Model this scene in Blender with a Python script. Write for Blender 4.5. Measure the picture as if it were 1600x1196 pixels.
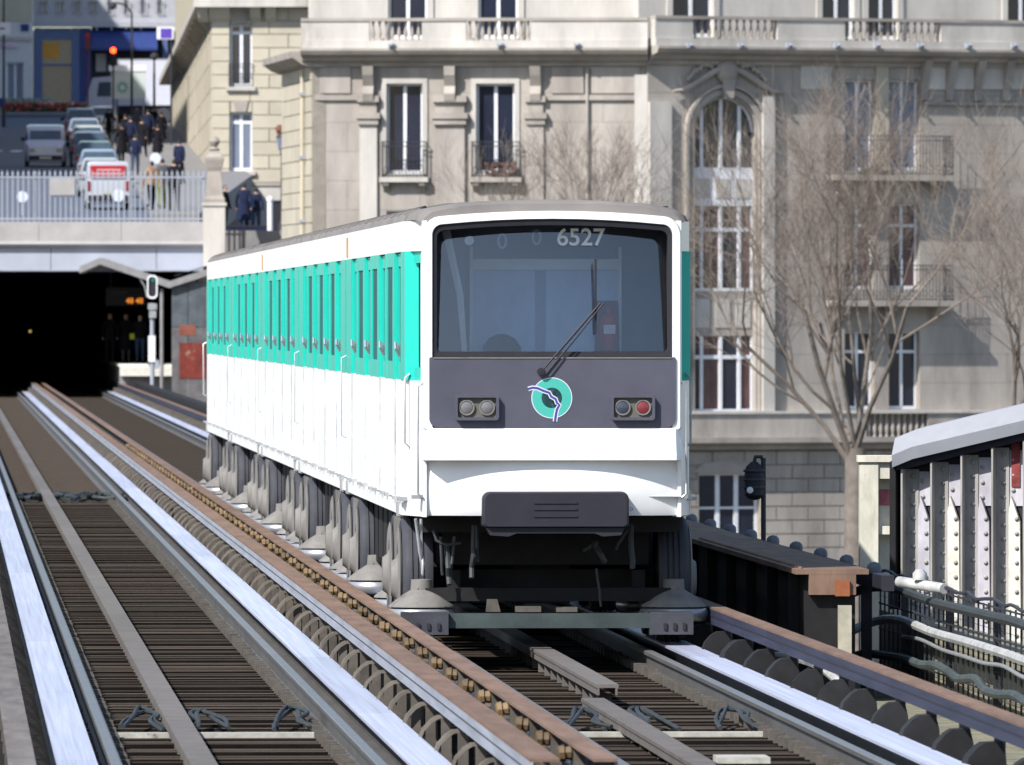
import bpy, bmesh, math, random
from mathutils import Vector, Matrix
random.seed(7)
R = math.radians
for o in list(bpy.data.objects): bpy.data.objects.remove(o, do_unlink=True)
SC = bpy.context.scene
COL = SC.collection

# ------------------------------------------------------------------ camera, sky, sun, exposure
F, CX, HOR, EYE = 18000.0, 800.0, 497.0, 2.5      # focal length in photo pixels, principal column, horizon row, eye height
cd = bpy.data.cameras.new('camera'); cam = bpy.data.objects.new('camera', cd); COL.objects.link(cam)
cd.sensor_width = 36.0; cd.lens = F / 1600 * 36.0; cd.clip_start = 1.0; cd.clip_end = 6000
cam.location = (0, 0, EYE); cam.rotation_euler = (R(90) - math.atan((598 - HOR) / F), 0, 0)
cd.dof.use_dof = True; cd.dof.focus_distance = 92.0; cd.dof.aperture_fstop = 13.0
SC.camera = cam
SUN_AZ, SUN_EL = R(222.0), R(43.0)               # compass style: 0 = +Y, clockwise; the sun stands behind and left of the camera
w = bpy.data.worlds.new('World'); SC.world = w; w.use_nodes = True
nt = w.node_tree; bg = nt.nodes['Background']; sky = nt.nodes.new('ShaderNodeTexSky')
sky.sky_type = 'NISHITA'; sky.sun_disc = False; sky.sun_elevation = SUN_EL; sky.sun_rotation = SUN_AZ
sky.air_density = 1.0; sky.dust_density = 0.8; sky.ozone_density = 1.0
nt.links.new(sky.outputs[0], bg.inputs[0]); bg.inputs[1].default_value = 0.12
sd = bpy.data.lights.new('sun', 'SUN'); sun = bpy.data.objects.new('sun', sd); COL.objects.link(sun)
sd.energy = 4.7; sd.angle = R(0.53); sd.color = (1.0, 0.97, 0.93)
tosun = Vector((math.sin(SUN_AZ) * math.cos(SUN_EL), math.cos(SUN_AZ) * math.cos(SUN_EL), math.sin(SUN_EL)))
sun.rotation_euler = tosun.to_track_quat('Z', 'Y').to_euler()
SC.view_settings.view_transform = 'Standard'; SC.view_settings.look = 'None'
SC.view_settings.gamma = 1.0; SC.view_settings.use_curve_mapping = False
SC.view_settings.exposure = 0.60

# ------------------------------------------------------------------ helpers
def P(u, v, Y):                                   # photo pixel + distance -> place in the world
    return Vector(((u - CX) / F * Y, Y, EYE - (v - HOR) / F * Y))
def ZV(v, Y): return EYE - (v - HOR) / F * Y
def XU(u, Y): return (u - CX) / F * Y
TH = math.atan(0.0492); CT, ST = math.cos(TH), math.sin(TH)
TX = 4.62                                         # axis of the train's track where it passes the camera
def TW(b, a, z=0): return Vector((TX + b * CT - a * ST, b * ST + a * CT, z))

MATS = {}
def mat(name, col, rough=0.7, metal=0.0, var=0.25, scale=3.0, spec=0.3, bump=0.0, rnd=0.0, stretch=(1, 1, 1),
        col2=None, patch=0.0, pscale=1.0, emit=None, coat=0.0, along=False):
    if name in MATS: return MATS[name]
    m = bpy.data.materials.new(name); m.use_nodes = True; MATS[name] = m
    t = m.node_tree; N = t.nodes; L = t.links; b = N['Principled BSDF']
    b.inputs['Roughness'].default_value = rough; b.inputs['Metallic'].default_value = metal
    b.inputs['Specular IOR Level'].default_value = spec; b.inputs['Coat Weight'].default_value = coat
    geo = N.new('ShaderNodeNewGeometry'); mp = N.new('ShaderNodeMapping'); mp.inputs['Scale'].default_value = stretch
    if along:                                     # grain that runs with the track
        mp.vector_type = 'TEXTURE'; mp.inputs['Rotation'].default_value = (0, 0, TH); mp.inputs['Scale'].default_value = tuple(1/q for q in stretch)
    L.new(geo.outputs['Position'], mp.inputs['Vector'])
    no = N.new('ShaderNodeTexNoise'); no.inputs['Scale'].default_value = scale; no.inputs['Detail'].default_value = 6
    no.inputs['Roughness'].default_value = 0.65
    L.new(mp.outputs[0], no.inputs['Vector'])
    rp = N.new('ShaderNodeMapRange'); rp.inputs[1].default_value = 0.3; rp.inputs[2].default_value = 0.7
    rp.inputs[3].default_value = 1 - var; rp.inputs[4].default_value = 1 + var * 0.6
    L.new(no.outputs[0], rp.inputs[0])
    val = rp.outputs[0]
    if rnd > 0:
        oi = N.new('ShaderNodeObjectInfo'); rr = N.new('ShaderNodeMapRange')
        rr.inputs[3].default_value = 1 - rnd; rr.inputs[4].default_value = 1 + rnd
        L.new(oi.outputs['Random'], rr.inputs[0])
        mu = N.new('ShaderNodeMath'); mu.operation = 'MULTIPLY'; L.new(val, mu.inputs[0]); L.new(rr.outputs[0], mu.inputs[1]); val = mu.outputs[0]
    base = N.new('ShaderNodeRGB'); base.outputs[0].default_value = (*col, 1); csock = base.outputs[0]
    if col2:
        n2 = N.new('ShaderNodeTexNoise'); n2.inputs['Scale'].default_value = pscale; n2.inputs['Detail'].default_value = 8
        n2.inputs['Roughness'].default_value = 0.7; L.new(mp.outputs[0], n2.inputs['Vector'])
        r2 = N.new('ShaderNodeMapRange'); r2.inputs[1].default_value = 0.62 - patch * 0.3; r2.inputs[2].default_value = 0.72 - patch * 0.2
        L.new(n2.outputs[0], r2.inputs[0])
        mx = N.new('ShaderNodeMix'); mx.data_type = 'RGBA'; L.new(r2.outputs[0], mx.inputs[0])
        L.new(csock, mx.inputs[6]); mx.inputs[7].default_value = (*col2, 1); csock = mx.outputs[2]
    vm = N.new('ShaderNodeVectorMath'); vm.operation = 'SCALE'
    L.new(csock, vm.inputs[0]); L.new(val, vm.inputs['Scale']); L.new(vm.outputs[0], b.inputs['Base Color'])
    if bump > 0:
        bp = N.new('ShaderNodeBump'); bp.inputs['Strength'].default_value = bump; bp.inputs['Distance'].default_value = 0.02
        L.new(no.outputs[0], bp.inputs['Height']); L.new(bp.outputs[0], b.inputs['Normal'])
    if emit:
        b.inputs['Emission Color'].default_value = (*emit[0], 1); b.inputs['Emission Strength'].default_value = emit[1]
    return m
def glass_mat(name, tint, gloss=1.0):
    m = bpy.data.materials.new(name); m.use_nodes = True; MATS[name] = m
    t = m.node_tree; N = t.nodes; L = t.links; N.remove(N['Principled BSDF'])
    tr = N.new('ShaderNodeBsdfTransparent'); tr.inputs[0].default_value = (*tint, 1)
    gl = N.new('ShaderNodeBsdfGlossy'); gl.inputs['Roughness'].default_value = 0.02; gl.inputs[0].default_value = (1, 1, 1, 1)
    fr = N.new('ShaderNodeFresnel'); fr.inputs[0].default_value = 1.5
    mm = N.new('ShaderNodeMath'); mm.operation = 'MULTIPLY'; mm.inputs[1].default_value = gloss; mm.use_clamp = True
    L.new(fr.outputs[0], mm.inputs[0])
    mx = N.new('ShaderNodeMixShader'); L.new(mm.outputs[0], mx.inputs[0]); L.new(tr.outputs[0], mx.inputs[1]); L.new(gl.outputs[0], mx.inputs[2])
    L.new(mx.outputs[0], N['Material Output'].inputs[0])
    return m

class MB:
    def __init__(s): s.v = []; s.f = []; s.mi = []; s.cur = 0
    def add(s, vs, fs):
        o = len(s.v); s.v += [tuple(p) for p in vs]; s.f += [tuple(i + o for i in f) for f in fs]; s.mi += [s.cur] * len(fs); return s
    def box(s, x0, x1, y0, y1, z0, z1):
        return s.add([(x0,y0,z0),(x1,y0,z0),(x1,y1,z0),(x0,y1,z0),(x0,y0,z1),(x1,y0,z1),(x1,y1,z1),(x0,y1,z1)],
                     [(3,2,1,0),(4,5,6,7),(0,1,5,4),(1,2,6,5),(2,3,7,6),(3,0,4,7)])
    def prism(s, poly, h0, h1, axis='y'):         # poly in the two other axes, extruded along axis
        n = len(poly)
        def mk(p, h):
            if axis == 'y': return (p[0], h, p[1])
            if axis == 'z': return (p[0], p[1], h)
            return (h, p[0], p[1])
        vs = [mk(p, h0) for p in poly] + [mk(p, h1) for p in poly]
        fs = [tuple(range(n)), tuple(range(2*n-1, n-1, -1))] + [(i, (i+1) % n + 0, (i+1) % n + n, i + n) for i in range(n)]
        return s.add(vs, fs)
    def tube(s, pts, r, n=6, cap=True):
        pts = [Vector(p) for p in pts]; rs = r if isinstance(r, (list, tuple)) else [r] * len(pts)
        o = len(s.v); up = None
        for i, p in enumerate(pts):
            d = (pts[min(i+1, len(pts)-1)] - pts[max(i-1, 0)]).normalized()
            if up is None:
                up = Vector((0,0,1)) if abs(d.z) < 0.9 else Vector((1,0,0))
            sx = d.cross(up).normalized(); up = sx.cross(d).normalized()
            for k in range(n):
                a = 2 * math.pi * k / n; s.v.append(tuple(p + (sx * math.cos(a) + up * math.sin(a)) * rs[i]))
        for i in range(len(pts) - 1):
            for k in range(n):
                s.f.append((o+i*n+k, o+i*n+(k+1)%n, o+(i+1)*n+(k+1)%n, o+(i+1)*n+k)); s.mi.append(s.cur)
        if cap:
            s.f.append(tuple(o + k for k in range(n-1, -1, -1))); s.f.append(tuple(o + (len(pts)-1)*n + k for k in range(n))); s.mi += [s.cur]*2
        return s
    def lathe(s, prof, c=(0,0,0), axis='z', n=16):  # prof: (radius, height)
        o = len(s.v)
        for r, h in prof:
            for k in range(n):
                a = 2*math.pi*k/n; x, y = r*math.cos(a), r*math.sin(a)
                p = (x, y, h) if axis == 'z' else ((h, x, y) if axis == 'x' else (x, h, y))
                s.v.append((p[0]+c[0], p[1]+c[1], p[2]+c[2]))
        for i in range(len(prof)-1):
            for k in range(n):
                s.f.append((o+i*n+k, o+i*n+(k+1)%n, o+(i+1)*n+(k+1)%n, o+(i+1)*n+k)); s.mi.append(s.cur)
        s.f.append(tuple(o+k for k in range(n-1,-1,-1))); s.f.append(tuple(o+(len(prof)-1)*n+k for k in range(n))); s.mi += [s.cur]*2
        return s
    def loft(s, rings, closed=True, caps=True):
        o = len(s.v); n = len(rings[0])
        for r in rings: s.v += [tuple(p) for p in r]
        for i in range(len(rings)-1):
            for k in range(n if closed else n-1):
                s.f.append((o+i*n+k, o+i*n+(k+1)%n, o+(i+1)*n+(k+1)%n, o+(i+1)*n+k)); s.mi.append(s.cur)
        if caps:
            s.f.append(tuple(o+k for k in range(n-1,-1,-1))); s.f.append(tuple(o+(len(rings)-1)*n+k for k in range(n))); s.mi += [s.cur]*2
        return s
    def mesh(s, name, mats, smooth=False):
        me = bpy.data.meshes.new(name); me.from_pydata(s.v, [], s.f)
        ms = mats if isinstance(mats, (list, tuple)) else [mats]
        for m in ms: me.materials.append(m)
        if len(ms) > 1: me.polygons.foreach_set('material_index', s.mi)
        bm = bmesh.new(); bm.from_mesh(me); bmesh.ops.recalc_face_normals(bm, faces=bm.faces); bm.to_mesh(me); bm.free()
        if smooth:
            me.polygons.foreach_set('use_smooth', [True]*len(me.polygons)); me.set_sharp_from_angle(angle=R(40))
        me.update(); return me
    def build(s, name, mats, parent=None, loc=(0,0,0), rz=0.0, smooth=False):
        return link(name, s.mesh(name, mats, smooth), parent, loc, rz)
def link(name, me, parent=None, loc=(0,0,0), rz=0.0, scale=None, rot=None):
    o = bpy.data.objects.new(name, me); COL.objects.link(o); o.parent = parent
    o.location = loc; o.rotation_euler = rot if rot else (0, 0, rz)
    if scale: o.scale = scale
    return o
def tag(o, label, cat, group=None, kind=None):
    if label: o['label'] = label
    if cat: o['category'] = cat
    if group: o['group'] = group
    if kind: o['kind'] = kind
    return o
def thing(name, label, cat, loc=(0,0,0), rz=0.0, group=None):
    o = bpy.data.objects.new(name, None); COL.objects.link(o); o.location = loc; o.rotation_euler = (0,0,rz)
    o.empty_display_size = 0.2
    return tag(o, label, cat, group)
def structure(o): o['kind'] = 'structure'; return o
def text_obj(name, s, size, m, parent, loc, rot, ext=0.002, offs=0.0, align='CENTER'):
    c = bpy.data.curves.new(name, 'FONT'); c.body = s; c.size = size; c.extrude = ext; c.offset = offs
    c.align_x = align; c.align_y = 'CENTER'; c.materials.append(m)
    t = bpy.data.objects.new('tmp', c); COL.objects.link(t)
    me = bpy.data.meshes.new_from_object(t.evaluated_get(bpy.context.evaluated_depsgraph_get())); me.name = name
    bpy.data.objects.remove(t, do_unlink=True)
    if not me.materials: me.materials.append(m)
    return link(name, me, parent, loc, rot=rot)
CUBE = None
def unit_cube(m):
    k = 'cube_' + m.name
    if k in bpy.data.meshes: return bpy.data.meshes[k]
    me = MB().box(-.5,.5,-.5,.5,-.5,.5).mesh(k, m); me.name = k
    return me

# ------------------------------------------------------------------ materials
M_white = mat('train_white', (0.80,0.80,0.79), 0.35, var=0.07, scale=2.0, spec=0.5, stretch=(1,1,.35), col2=(0.60,0.58,0.53), patch=-0.25, pscale=2.5)
M_teal = mat('train_teal', (0.009,0.46,0.37), 0.35, var=0.08, scale=2.0, spec=0.5)
M_roof = mat('train_roof', (0.19,0.175,0.165), 0.8, var=0.25, scale=1.2, spec=0.2)
M_mask = mat('train_mask', (0.080,0.081,0.108), 0.45, var=0.14, scale=3.0)
M_rubber = mat('rubber', (0.018,0.018,0.024), 0.65, var=0.2, scale=8)
M_black = mat('black_paint', (0.022,0.021,0.030), 0.6, var=0.2, scale=5)
M_under = mat('underframe_grime', (0.014,0.013,0.014), 0.8, var=0.4, scale=6)
M_dust = mat('dusty_grey', (0.185,0.175,0.163), 0.75, var=0.28, scale=7, stretch=(1,1,.4), col2=(0.09,0.08,0.072), patch=0.0, pscale=3)
M_tyre = mat('tyre', (0.045,0.047,0.058), 0.7, var=0.2, scale=10)
M_chrome = mat('bright_steel', (0.75,0.77,0.80), 0.22, metal=0.9, var=0.1, scale=5)
M_steel = mat('dull_steel', (0.38,0.39,0.40), 0.45, metal=0.5, var=0.2, scale=6)
M_winglass = mat('train_side_glass', (0.015,0.11,0.11), 0.55, var=0.3, spec=0.1)
M_seam = mat('seam_grey', (0.45,0.46,0.48), 0.6, var=0.5, scale=3)
M_wind = glass_mat('windscreen_glass', (0.84,0.89,0.95), 3.0)
M_cabin = mat('cabin_grey', (0.12,0.14,0.17), 0.6, var=0.15)
M_cabin2 = mat('digit_reflection_grey', (0.30,0.34,0.38), 0.6, var=0.2)
M_skypane = mat('sky_reflection_pane', (0.42,0.52,0.70), 0.3, var=0.3, scale=0.9, stretch=(1,1,.5))  # pale blue puts the sky's reflection into the pane colour
M_cablight = mat('cab_light_trim', (0.66,0.68,0.68), 0.5, var=0.1)
M_red = mat('red_enamel', (0.38,0.022,0.028), 0.4, var=0.1)
M_runway = mat('runway_steel', (0.50,0.515,0.63), 0.42, metal=0.25, var=0.30, scale=1.6, spec=0.5, stretch=(24,.10,1), rnd=0.10, col2=(0.36,0.35,0.40), patch=-.1, pscale=1.2, along=True)
M_rail = mat('rail_steel', (0.10,0.095,0.092), 0.6, metal=0.2, var=0.25, scale=3, spec=0.4, stretch=(4,.3,1), along=True)
M_railtop = mat('rail_head_polished', (0.24,0.24,0.24), 0.5, metal=0.7, var=0.1, scale=3)
M_brown = mat('rusty_guide_bar', (0.185,0.118,0.085), 0.8, var=0.32, scale=2.5, spec=0.2, stretch=(3,.4,1), rnd=0.08, along=True)
M_plank = mat('greyed_plank', (0.17,0.155,0.145), 0.85, var=0.35, scale=2.5, spec=0.1, stretch=(3,.4,1), rnd=0.2, along=True)
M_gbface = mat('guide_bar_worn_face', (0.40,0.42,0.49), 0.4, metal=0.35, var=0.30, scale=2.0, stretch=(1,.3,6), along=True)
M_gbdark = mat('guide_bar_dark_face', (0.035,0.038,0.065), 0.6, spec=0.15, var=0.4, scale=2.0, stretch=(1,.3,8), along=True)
M_sleeper = mat('sleeper_wood', (0.066,0.052,0.041), 0.9, var=0.45, scale=5, spec=0.03, bump=.4, rnd=0.42, stretch=(.6,5,5), along=True)
M_gapshade = mat('gap_shade_timber_side', (0.012,0.010,0.009), 0.95, var=0.4, scale=5, spec=0.03)  # near-black sleeper sides: shade of the gaps put into the colour
M_deck = mat('deck_grime', (0.022,0.019,0.017), 0.9, var=0.4, scale=3, spec=0.1)
M_deckbrown = mat('deck_brown_dust', (0.040,0.031,0.025), 0.95, var=0.4, scale=2, spec=0.03)
M_cast = mat('cast_iron_chair', (0.10,0.088,0.075), 0.8, var=0.35, scale=8, rnd=0.2, col2=(0.26,0.14,0.05), patch=-.1, pscale=6)
M_hood = mat('dark_cast_hood', (0.016,0.016,0.018), 0.8, var=0.35, scale=8, rnd=0.2)
M_fin = mat('pale_cast_fin', (0.15,0.13,0.11), 0.8, var=0.3, scale=8, rnd=0.15)
M_insul = mat('yellow_insulator', (0.16,0.105,0.052), 0.6, var=0.3, scale=9, rnd=0.3)
M_mat = mat('pilot_mat_grey', (0.135,0.122,0.112), 0.8, var=0.2, scale=4, spec=0.2, rnd=0.1)
M_wpaint = mat('worn_white_paint', (0.66,0.65,0.58), 0.7, var=0.25, scale=9, col2=(0.3,0.28,0.24), patch=-.15, pscale=5)
M_cross = mat('grimy_crossbar_paint', (0.40,0.39,0.34), 0.8, var=0.35, scale=9, col2=(0.14,0.125,0.105), patch=0.0, pscale=5)
M_cable = mat('black_cable', (0.035,0.04,0.042), 0.6, var=0.3, scale=6)
M_pipe = mat('white_pipe', (0.42,0.42,0.41), 0.45, var=0.4, scale=6)
M_stone = mat('haussmann_stone', (0.365,0.33,0.295), 0.9, var=0.34, scale=0.8, spec=0.15, rnd=0.05, col2=(0.255,0.225,0.195), patch=0.18, pscale=.35, bump=.15, stretch=(1,1,.28))
M_stonew = mat('pale_stone', (0.51,0.48,0.44), 0.9, var=0.26, scale=0.9, spec=0.15, rnd=0.03, col2=(0.38,0.345,0.30), patch=0.1, pscale=.5, stretch=(1,1,.3))
M_stonet = mat('trim_stone', (0.355,0.32,0.285), 0.9, var=0.30, scale=0.8, spec=0.15, col2=(0.22,0.20,0.185), patch=0.0, pscale=.5)
M_cream = mat('cream_stone', (0.47,0.425,0.335), 0.9, var=0.12, scale=0.8, spec=0.15, rnd=0.06)
M_joint = mat('mortar', (0.29,0.26,0.22), 0.95, var=0.2, spec=0.1)
M_frame = mat('white_window_paint', (0.72,0.73,0.76), 0.5, var=0.06)
M_pane = mat('dark_window_glass', (0.018,0.022,0.04), 0.06, var=0.3, scale=.8, spec=0.6)
M_curtain = mat('curtained_window_glass', (0.17,0.20,0.27), 0.2, var=0.25, scale=3, spec=0.5, stretch=(6,6,.3))
M_redpane = mat('red_curtain_glass', (0.11,0.06,0.065), 0.15, var=0.5, scale=2, spec=0.5, stretch=(3,3,.6))
M_iron = mat('wrought_iron', (0.035,0.036,0.042), 0.6, var=0.2)
M_zinc = mat('zinc_sheet', (0.30,0.32,0.36), 0.6, var=0.15)
M_bark = mat('plane_bark', (0.18,0.155,0.135), 0.9, var=0.35, scale=3, spec=0.1, col2=(0.25,0.22,0.19), patch=0.0, pscale=2)
M_twig = mat('twig_bark', (0.215,0.178,0.15), 0.9, var=0.3, scale=.7, spec=0.1)
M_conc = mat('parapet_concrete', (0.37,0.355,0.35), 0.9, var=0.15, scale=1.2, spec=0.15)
M_beam = mat('lavender_beam', (0.36,0.385,0.45), 0.7, var=0.1, scale=.8)  # one even bluish grey for the fascia beam
M_tunnel = mat('sooty_tunnel', (0.010,0.010,0.03), 0.95, var=0.3, spec=0.05)
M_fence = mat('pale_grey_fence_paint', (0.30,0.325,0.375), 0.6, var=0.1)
M_road = mat('street_asphalt', (0.105,0.12,0.155), 0.85, var=0.2, scale=1.5, spec=0.2)
M_pave = mat('pavement_grey', (0.22,0.215,0.215), 0.9, var=0.15, scale=1.5, spec=0.15)
M_paint = mat('road_paint', (0.7,0.7,0.7), 0.7, var=0.15)
M_ground = mat('low_ground', (0.11,0.105,0.095), 0.95, var=0.3, scale=.2, spec=0.1)
M_canopy = mat('canopy_grey', (0.25,0.245,0.25), 0.8, var=0.2)
M_skin = mat('skin', (0.48,0.30,0.23), 0.6, var=0.1)
M_hair = mat('dark_hair', (0.03,0.022,0.018), 0.7, var=0.2)
M_navy = mat('navy_cloth', (0.018,0.024,0.055), 0.9, var=0.3, scale=8, spec=0.1)
M_blackcloth = mat('black_cloth', (0.014,0.014,0.019), 0.9, var=0.3, scale=8, spec=0.1)
M_greycloth = mat('grey_cloth', (0.09,0.09,0.10), 0.9, var=0.3, scale=8, spec=0.1)
M_jean = mat('denim', (0.05,0.075,0.13), 0.9, var=0.3, scale=8, spec=0.1)
M_tan = mat('tan_cloth', (0.32,0.20,0.11), 0.9, var=0.3, scale=8, spec=0.1)
M_olive = mat('olive_cloth', (0.16,0.19,0.06), 0.9, var=0.3, scale=8, spec=0.1)

# ------------------------------------------------------------------ ground and streets
g = MB().add([(-2500,-600,-9),(2500,-600,-9),(2500,3500,-9),(-2500,3500,-9)], [(0,1,2,3)]).build('ground', M_ground); structure(g)
def road_z(Y): return 5.75 + 0.0288 * (Y - 385)
def street_x(Y): return -14.2 - 0.0427 * (Y - 405)          # line of the queue of cars
ys = [389.5 + 8*i for i in range(52)]
m = MB(); rl = []
for y in ys: rl.append([(street_x(y)-26, y, road_z(y)), (street_x(y)+1.35, y, road_z(y)), (street_x(y)+1.35, y, road_z(y)-1.1), (street_x(y)-26, y, road_z(y)-1.1)])
m.loft(rl); structure(m.build('road', M_road))
m = MB(); rl = []
for y in ys: 
    x1 = street_x(y)
    xr_ = -10.6 if y < 476 else x1+6.3
    rl.append([(x1+1.36, y, road_z(y)+.13), (xr_, y, road_z(y)+.13), (xr_, y, road_z(y)-1.1), (x1+1.36, y, road_z(y)-1.1)])
m.loft(rl); structure(m.build('pavement', M_pave))
structure(MB().box(-10.59,-6.4,389.5,479,-9,5.45).build('terrace_pavement', M_pave))
for j in range(7):                                             # painted crossing bars up the street
    Y = 545; x = street_x(Y) - 3.6 - j*0.95
    pm = MB().add([(x,Y,road_z(Y)+.006),(x+.5,Y,road_z(Y)+.006),(x+.5,Y+4,road_z(Y+4)+.006),(x,Y+4,road_z(Y+4)+.006)], [(0,1,2,3)])
    structure(pm.build('road_marking', M_paint))

# ------------------------------------------------------------------ viaduct
A0, A1 = 58.0, 392.0
def tframe(name, label, cat, b=0.0, a=0.0, z=0.0): return thing(name, label, cat, TW(b,a,z), TH)
vd = structure(MB().box(-5.3, 2.75, A0-20, A1+90, -1.5, -.50).build('viaduct_deck', M_deck, None, TW(0,0), TH))
for (b0,b1,n) in ((-5.75,-5.35,'edge_girder'),):
    e = MB().box(b0,b1,A0-20,A1-6,-2.2,-.1).build('edge_girder', M_under, vd)
for b in (-2.886, 0.0):
    MB().box(b-.72, b+.72, 74.6, A1+90, -.49, -.262).build('dust_bed', M_deckbrown, vd)

BL, BR = -2.886, 0.0
def extr(prof, y0, y1): return MB().prism(prof, y0, y1, 'y')
def make_track(name, label, b0, far):
    t = tframe(name, label, 'track', b0)
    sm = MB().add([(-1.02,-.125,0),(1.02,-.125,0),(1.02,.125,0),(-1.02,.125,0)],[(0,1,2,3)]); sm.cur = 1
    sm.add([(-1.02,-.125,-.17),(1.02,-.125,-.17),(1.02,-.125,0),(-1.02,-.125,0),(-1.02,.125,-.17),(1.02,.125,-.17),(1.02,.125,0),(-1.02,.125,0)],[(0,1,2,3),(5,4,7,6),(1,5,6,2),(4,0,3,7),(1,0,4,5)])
    sl = sm.mesh('sleeper', [M_sleeper, M_gapshade])
    n_ind = 236
    for i in range(n_ind):
        a = 61.0 + .45*i
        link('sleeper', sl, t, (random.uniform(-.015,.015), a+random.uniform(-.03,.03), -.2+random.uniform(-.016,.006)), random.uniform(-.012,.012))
    m = MB(); a = 61.0 + .45*n_ind
    while a < A1+60: m.box(-1.02,1.02,a-.125,a+.125,-.37,-.2); a += .45
    o = m.build('far_sleepers', M_sleeper, t); o['kind'] = 'stuff'
    # rails
    for s in (-1, 1):
        c = s*.755
        prof = [(c-.065,-.197),(c+.065,-.197),(c+.06,-.18),(c+.012,-.165),(c+.012,-.085),(c+.036,-.07),(c+.036,-.046),(c-.036,-.046),(c-.036,-.07),(c-.012,-.085),(c-.012,-.165),(c-.06,-.18)]
        a = A0
        while a < A1+60:
            L = 18.0; o = extr(prof, a, a+L-.012).build('rail', M_rail, t); 
            extr([(c-.03,-.0458),(c+.03,-.0458),(c+.026,-.040),(c-.026,-.040)], a, a+L-.012).build('rail_head', M_railtop, o)
            a += L
        c = s*.99                                       # flat steel runway for the tyres
        prof = [(c-.115,-.018),(c+.115,-.018),(c+.115,0),(c-.115,0)]
        web = [(c-.10,-.197),(c+.10,-.197),(c+.10,-.18),(c+.02,-.17),(c+.02,-.0185),(c-.02,-.0185),(c-.02,-.17),(c-.10,-.18)]
        a = A0 + (3.1 if s > 0 else 7.4); o = extr(prof, A0, a-.015).build('runway', M_runway, t); extr(web, A0, a-.015).build('runway_web', M_rail, o)
        while a < A1+60: 
            L = 12.0; o = extr(prof, a, a+L-.018).build('runway', M_runway, t); extr(web, a, a+L-.018).build('runway_web', M_rail, o); a += L
    # guide bars
    for s in (-1, 1):
        fw = .15 if b0 < -1 else .12; f0 = 1.205 if (b0 < -1 and s > 0) else 1.24
        zt = .10 if (s < 0 and b0 < -1) else .285
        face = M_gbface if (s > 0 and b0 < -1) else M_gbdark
        a = A0 + (5 if s < 0 else 11); segs = [(A0, a-.01)]
        while a < A1+40: segs.append((a, a+16-.012)); a += 16
        for y0, y1 in segs:
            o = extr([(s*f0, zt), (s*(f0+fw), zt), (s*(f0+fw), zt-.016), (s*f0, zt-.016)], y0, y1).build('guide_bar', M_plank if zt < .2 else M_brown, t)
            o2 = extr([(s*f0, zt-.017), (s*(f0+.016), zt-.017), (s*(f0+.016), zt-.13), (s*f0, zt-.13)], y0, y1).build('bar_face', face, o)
            extr([(s*(f0-.004), zt-.062), (s*(f0-.0005), zt-.062), (s*(f0-.0005), zt-.068), (s*(f0-.004), zt-.068)], y0, y1).build('wear_groove', M_black, o)
        th = .10 if (b0 > -1 and s > 0) else .02
        prof_ = [(s*1.05,-.2),(s*1.065,-.08),(s*1.11,.05),(s*1.16,.105),(s*1.20,.13),(s*1.30,.135),(s*1.32,.05),(s*1.34,-.2)]
        if th < .05: prof_ = prof_[:6] + [(s*(x_),z_) for x_,z_ in ((1.30,.115),(1.215,.108),(1.175,.085),(1.128,.035),(1.083,-.085),(1.07,-.2))]
        br = MB().prism(prof_, -th, th, 'y').mesh('bracket', M_hood if th > .05 else M_fin, False)
        ins = MB().lathe([(.03,0),(.042,.008),(.046,.035),(.034,.042),(.040,.07),(.026,.09)], axis='x', n=8).mesh('insulator', M_insul, True)
        post = MB().box(-.03,.03,-.035,.035,-.45,zt-.017).mesh('insulator_post', M_cast)
        a = 60.0; k = 0
        while a < 205 and k < 70:
            link('bracket', br, t, (0,a+random.uniform(-.12,.12),min(0,zt-.285)+random.uniform(-.012,0)), random.uniform(-.10,.10))
            if (s > 0) == (b0 < -1): 
                pass
            if (s < 0) == (b0 > -1): link('insulator', ins, t, (s*(f0+fw-.03)-(.0 if s>0 else .09), a+.3, zt-.063), rot=(random.uniform(-.2,.2),random.uniform(-.15,.15),0))
            link('insulator_post', post, t, (s*(f0+.07), a+.3, 0))
            a += 2.25; k += 1
        m = MB()
        while a < A1: m.box(*(sorted((s*1.08,s*1.30))), a-.06, a+.06, -.2, .135); a += 2.25
        o = m.build('far_brackets', M_cast, t); o['kind'] = 'stuff'
    # rail clips: four a sleeper
    m = MB()
    for i in range(240):
        a = 61.0 + .45*i
        for c in (-.84,-.67,.67,.84): m.box(c-.035,c+.035,a-.05,a+.05,-.198,-.135+random.uniform(-.012,.012))
    o = m.build('rail_clips', M_cast, t); o['kind'] = 'stuff'
    return t
trL = make_track('metro_track', 'empty left metro track with pale flat runways, nearer the camera side', BL, True)
trR = make_track('metro_track', 'right metro track the white train stands on', BR, True)

def spline(pts, sub=6):
    P0 = [Vector(p) for p in pts]; out = []
    for i in range(len(P0)-1):
        a,b,c,d = P0[max(i-1,0)],P0[i],P0[i+1],P0[min(i+2,len(P0)-1)]
        for k in range(sub):
            t = k/sub; out.append(.5*((2*b)+(c-a)*t+(2*a-5*b+4*c-d)*t*t+(3*b-a-3*c+d)*t**3))
    return out + [P0[-1]]
def mat_run(t, b, a0, a1, L=5.2, z=-.06):
    a = a0
    while a < a1 - .05:
        e = min(a+L, a1)
        o = MB().box(b-.078, b+.078, a, e-.012, z-.024, z).build('pilot_mat', M_mat, t)
        MB().box(b-.07, b-.055, a, e-.012, z-.075, z-.0245).box(b+.055, b+.07, a, e-.012, z-.075, z-.0245).build('mat_channel', M_mat, o)
        q = a + .4; m = MB()
        while q < e: m.box(b-.05,b+.05,q-.02,q+.02,-.2,z-.076); q += .9
        m.build('mat_foot', M_mat, o)
        a = e
mat_run(trL, -.245, A0, 380)
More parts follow.
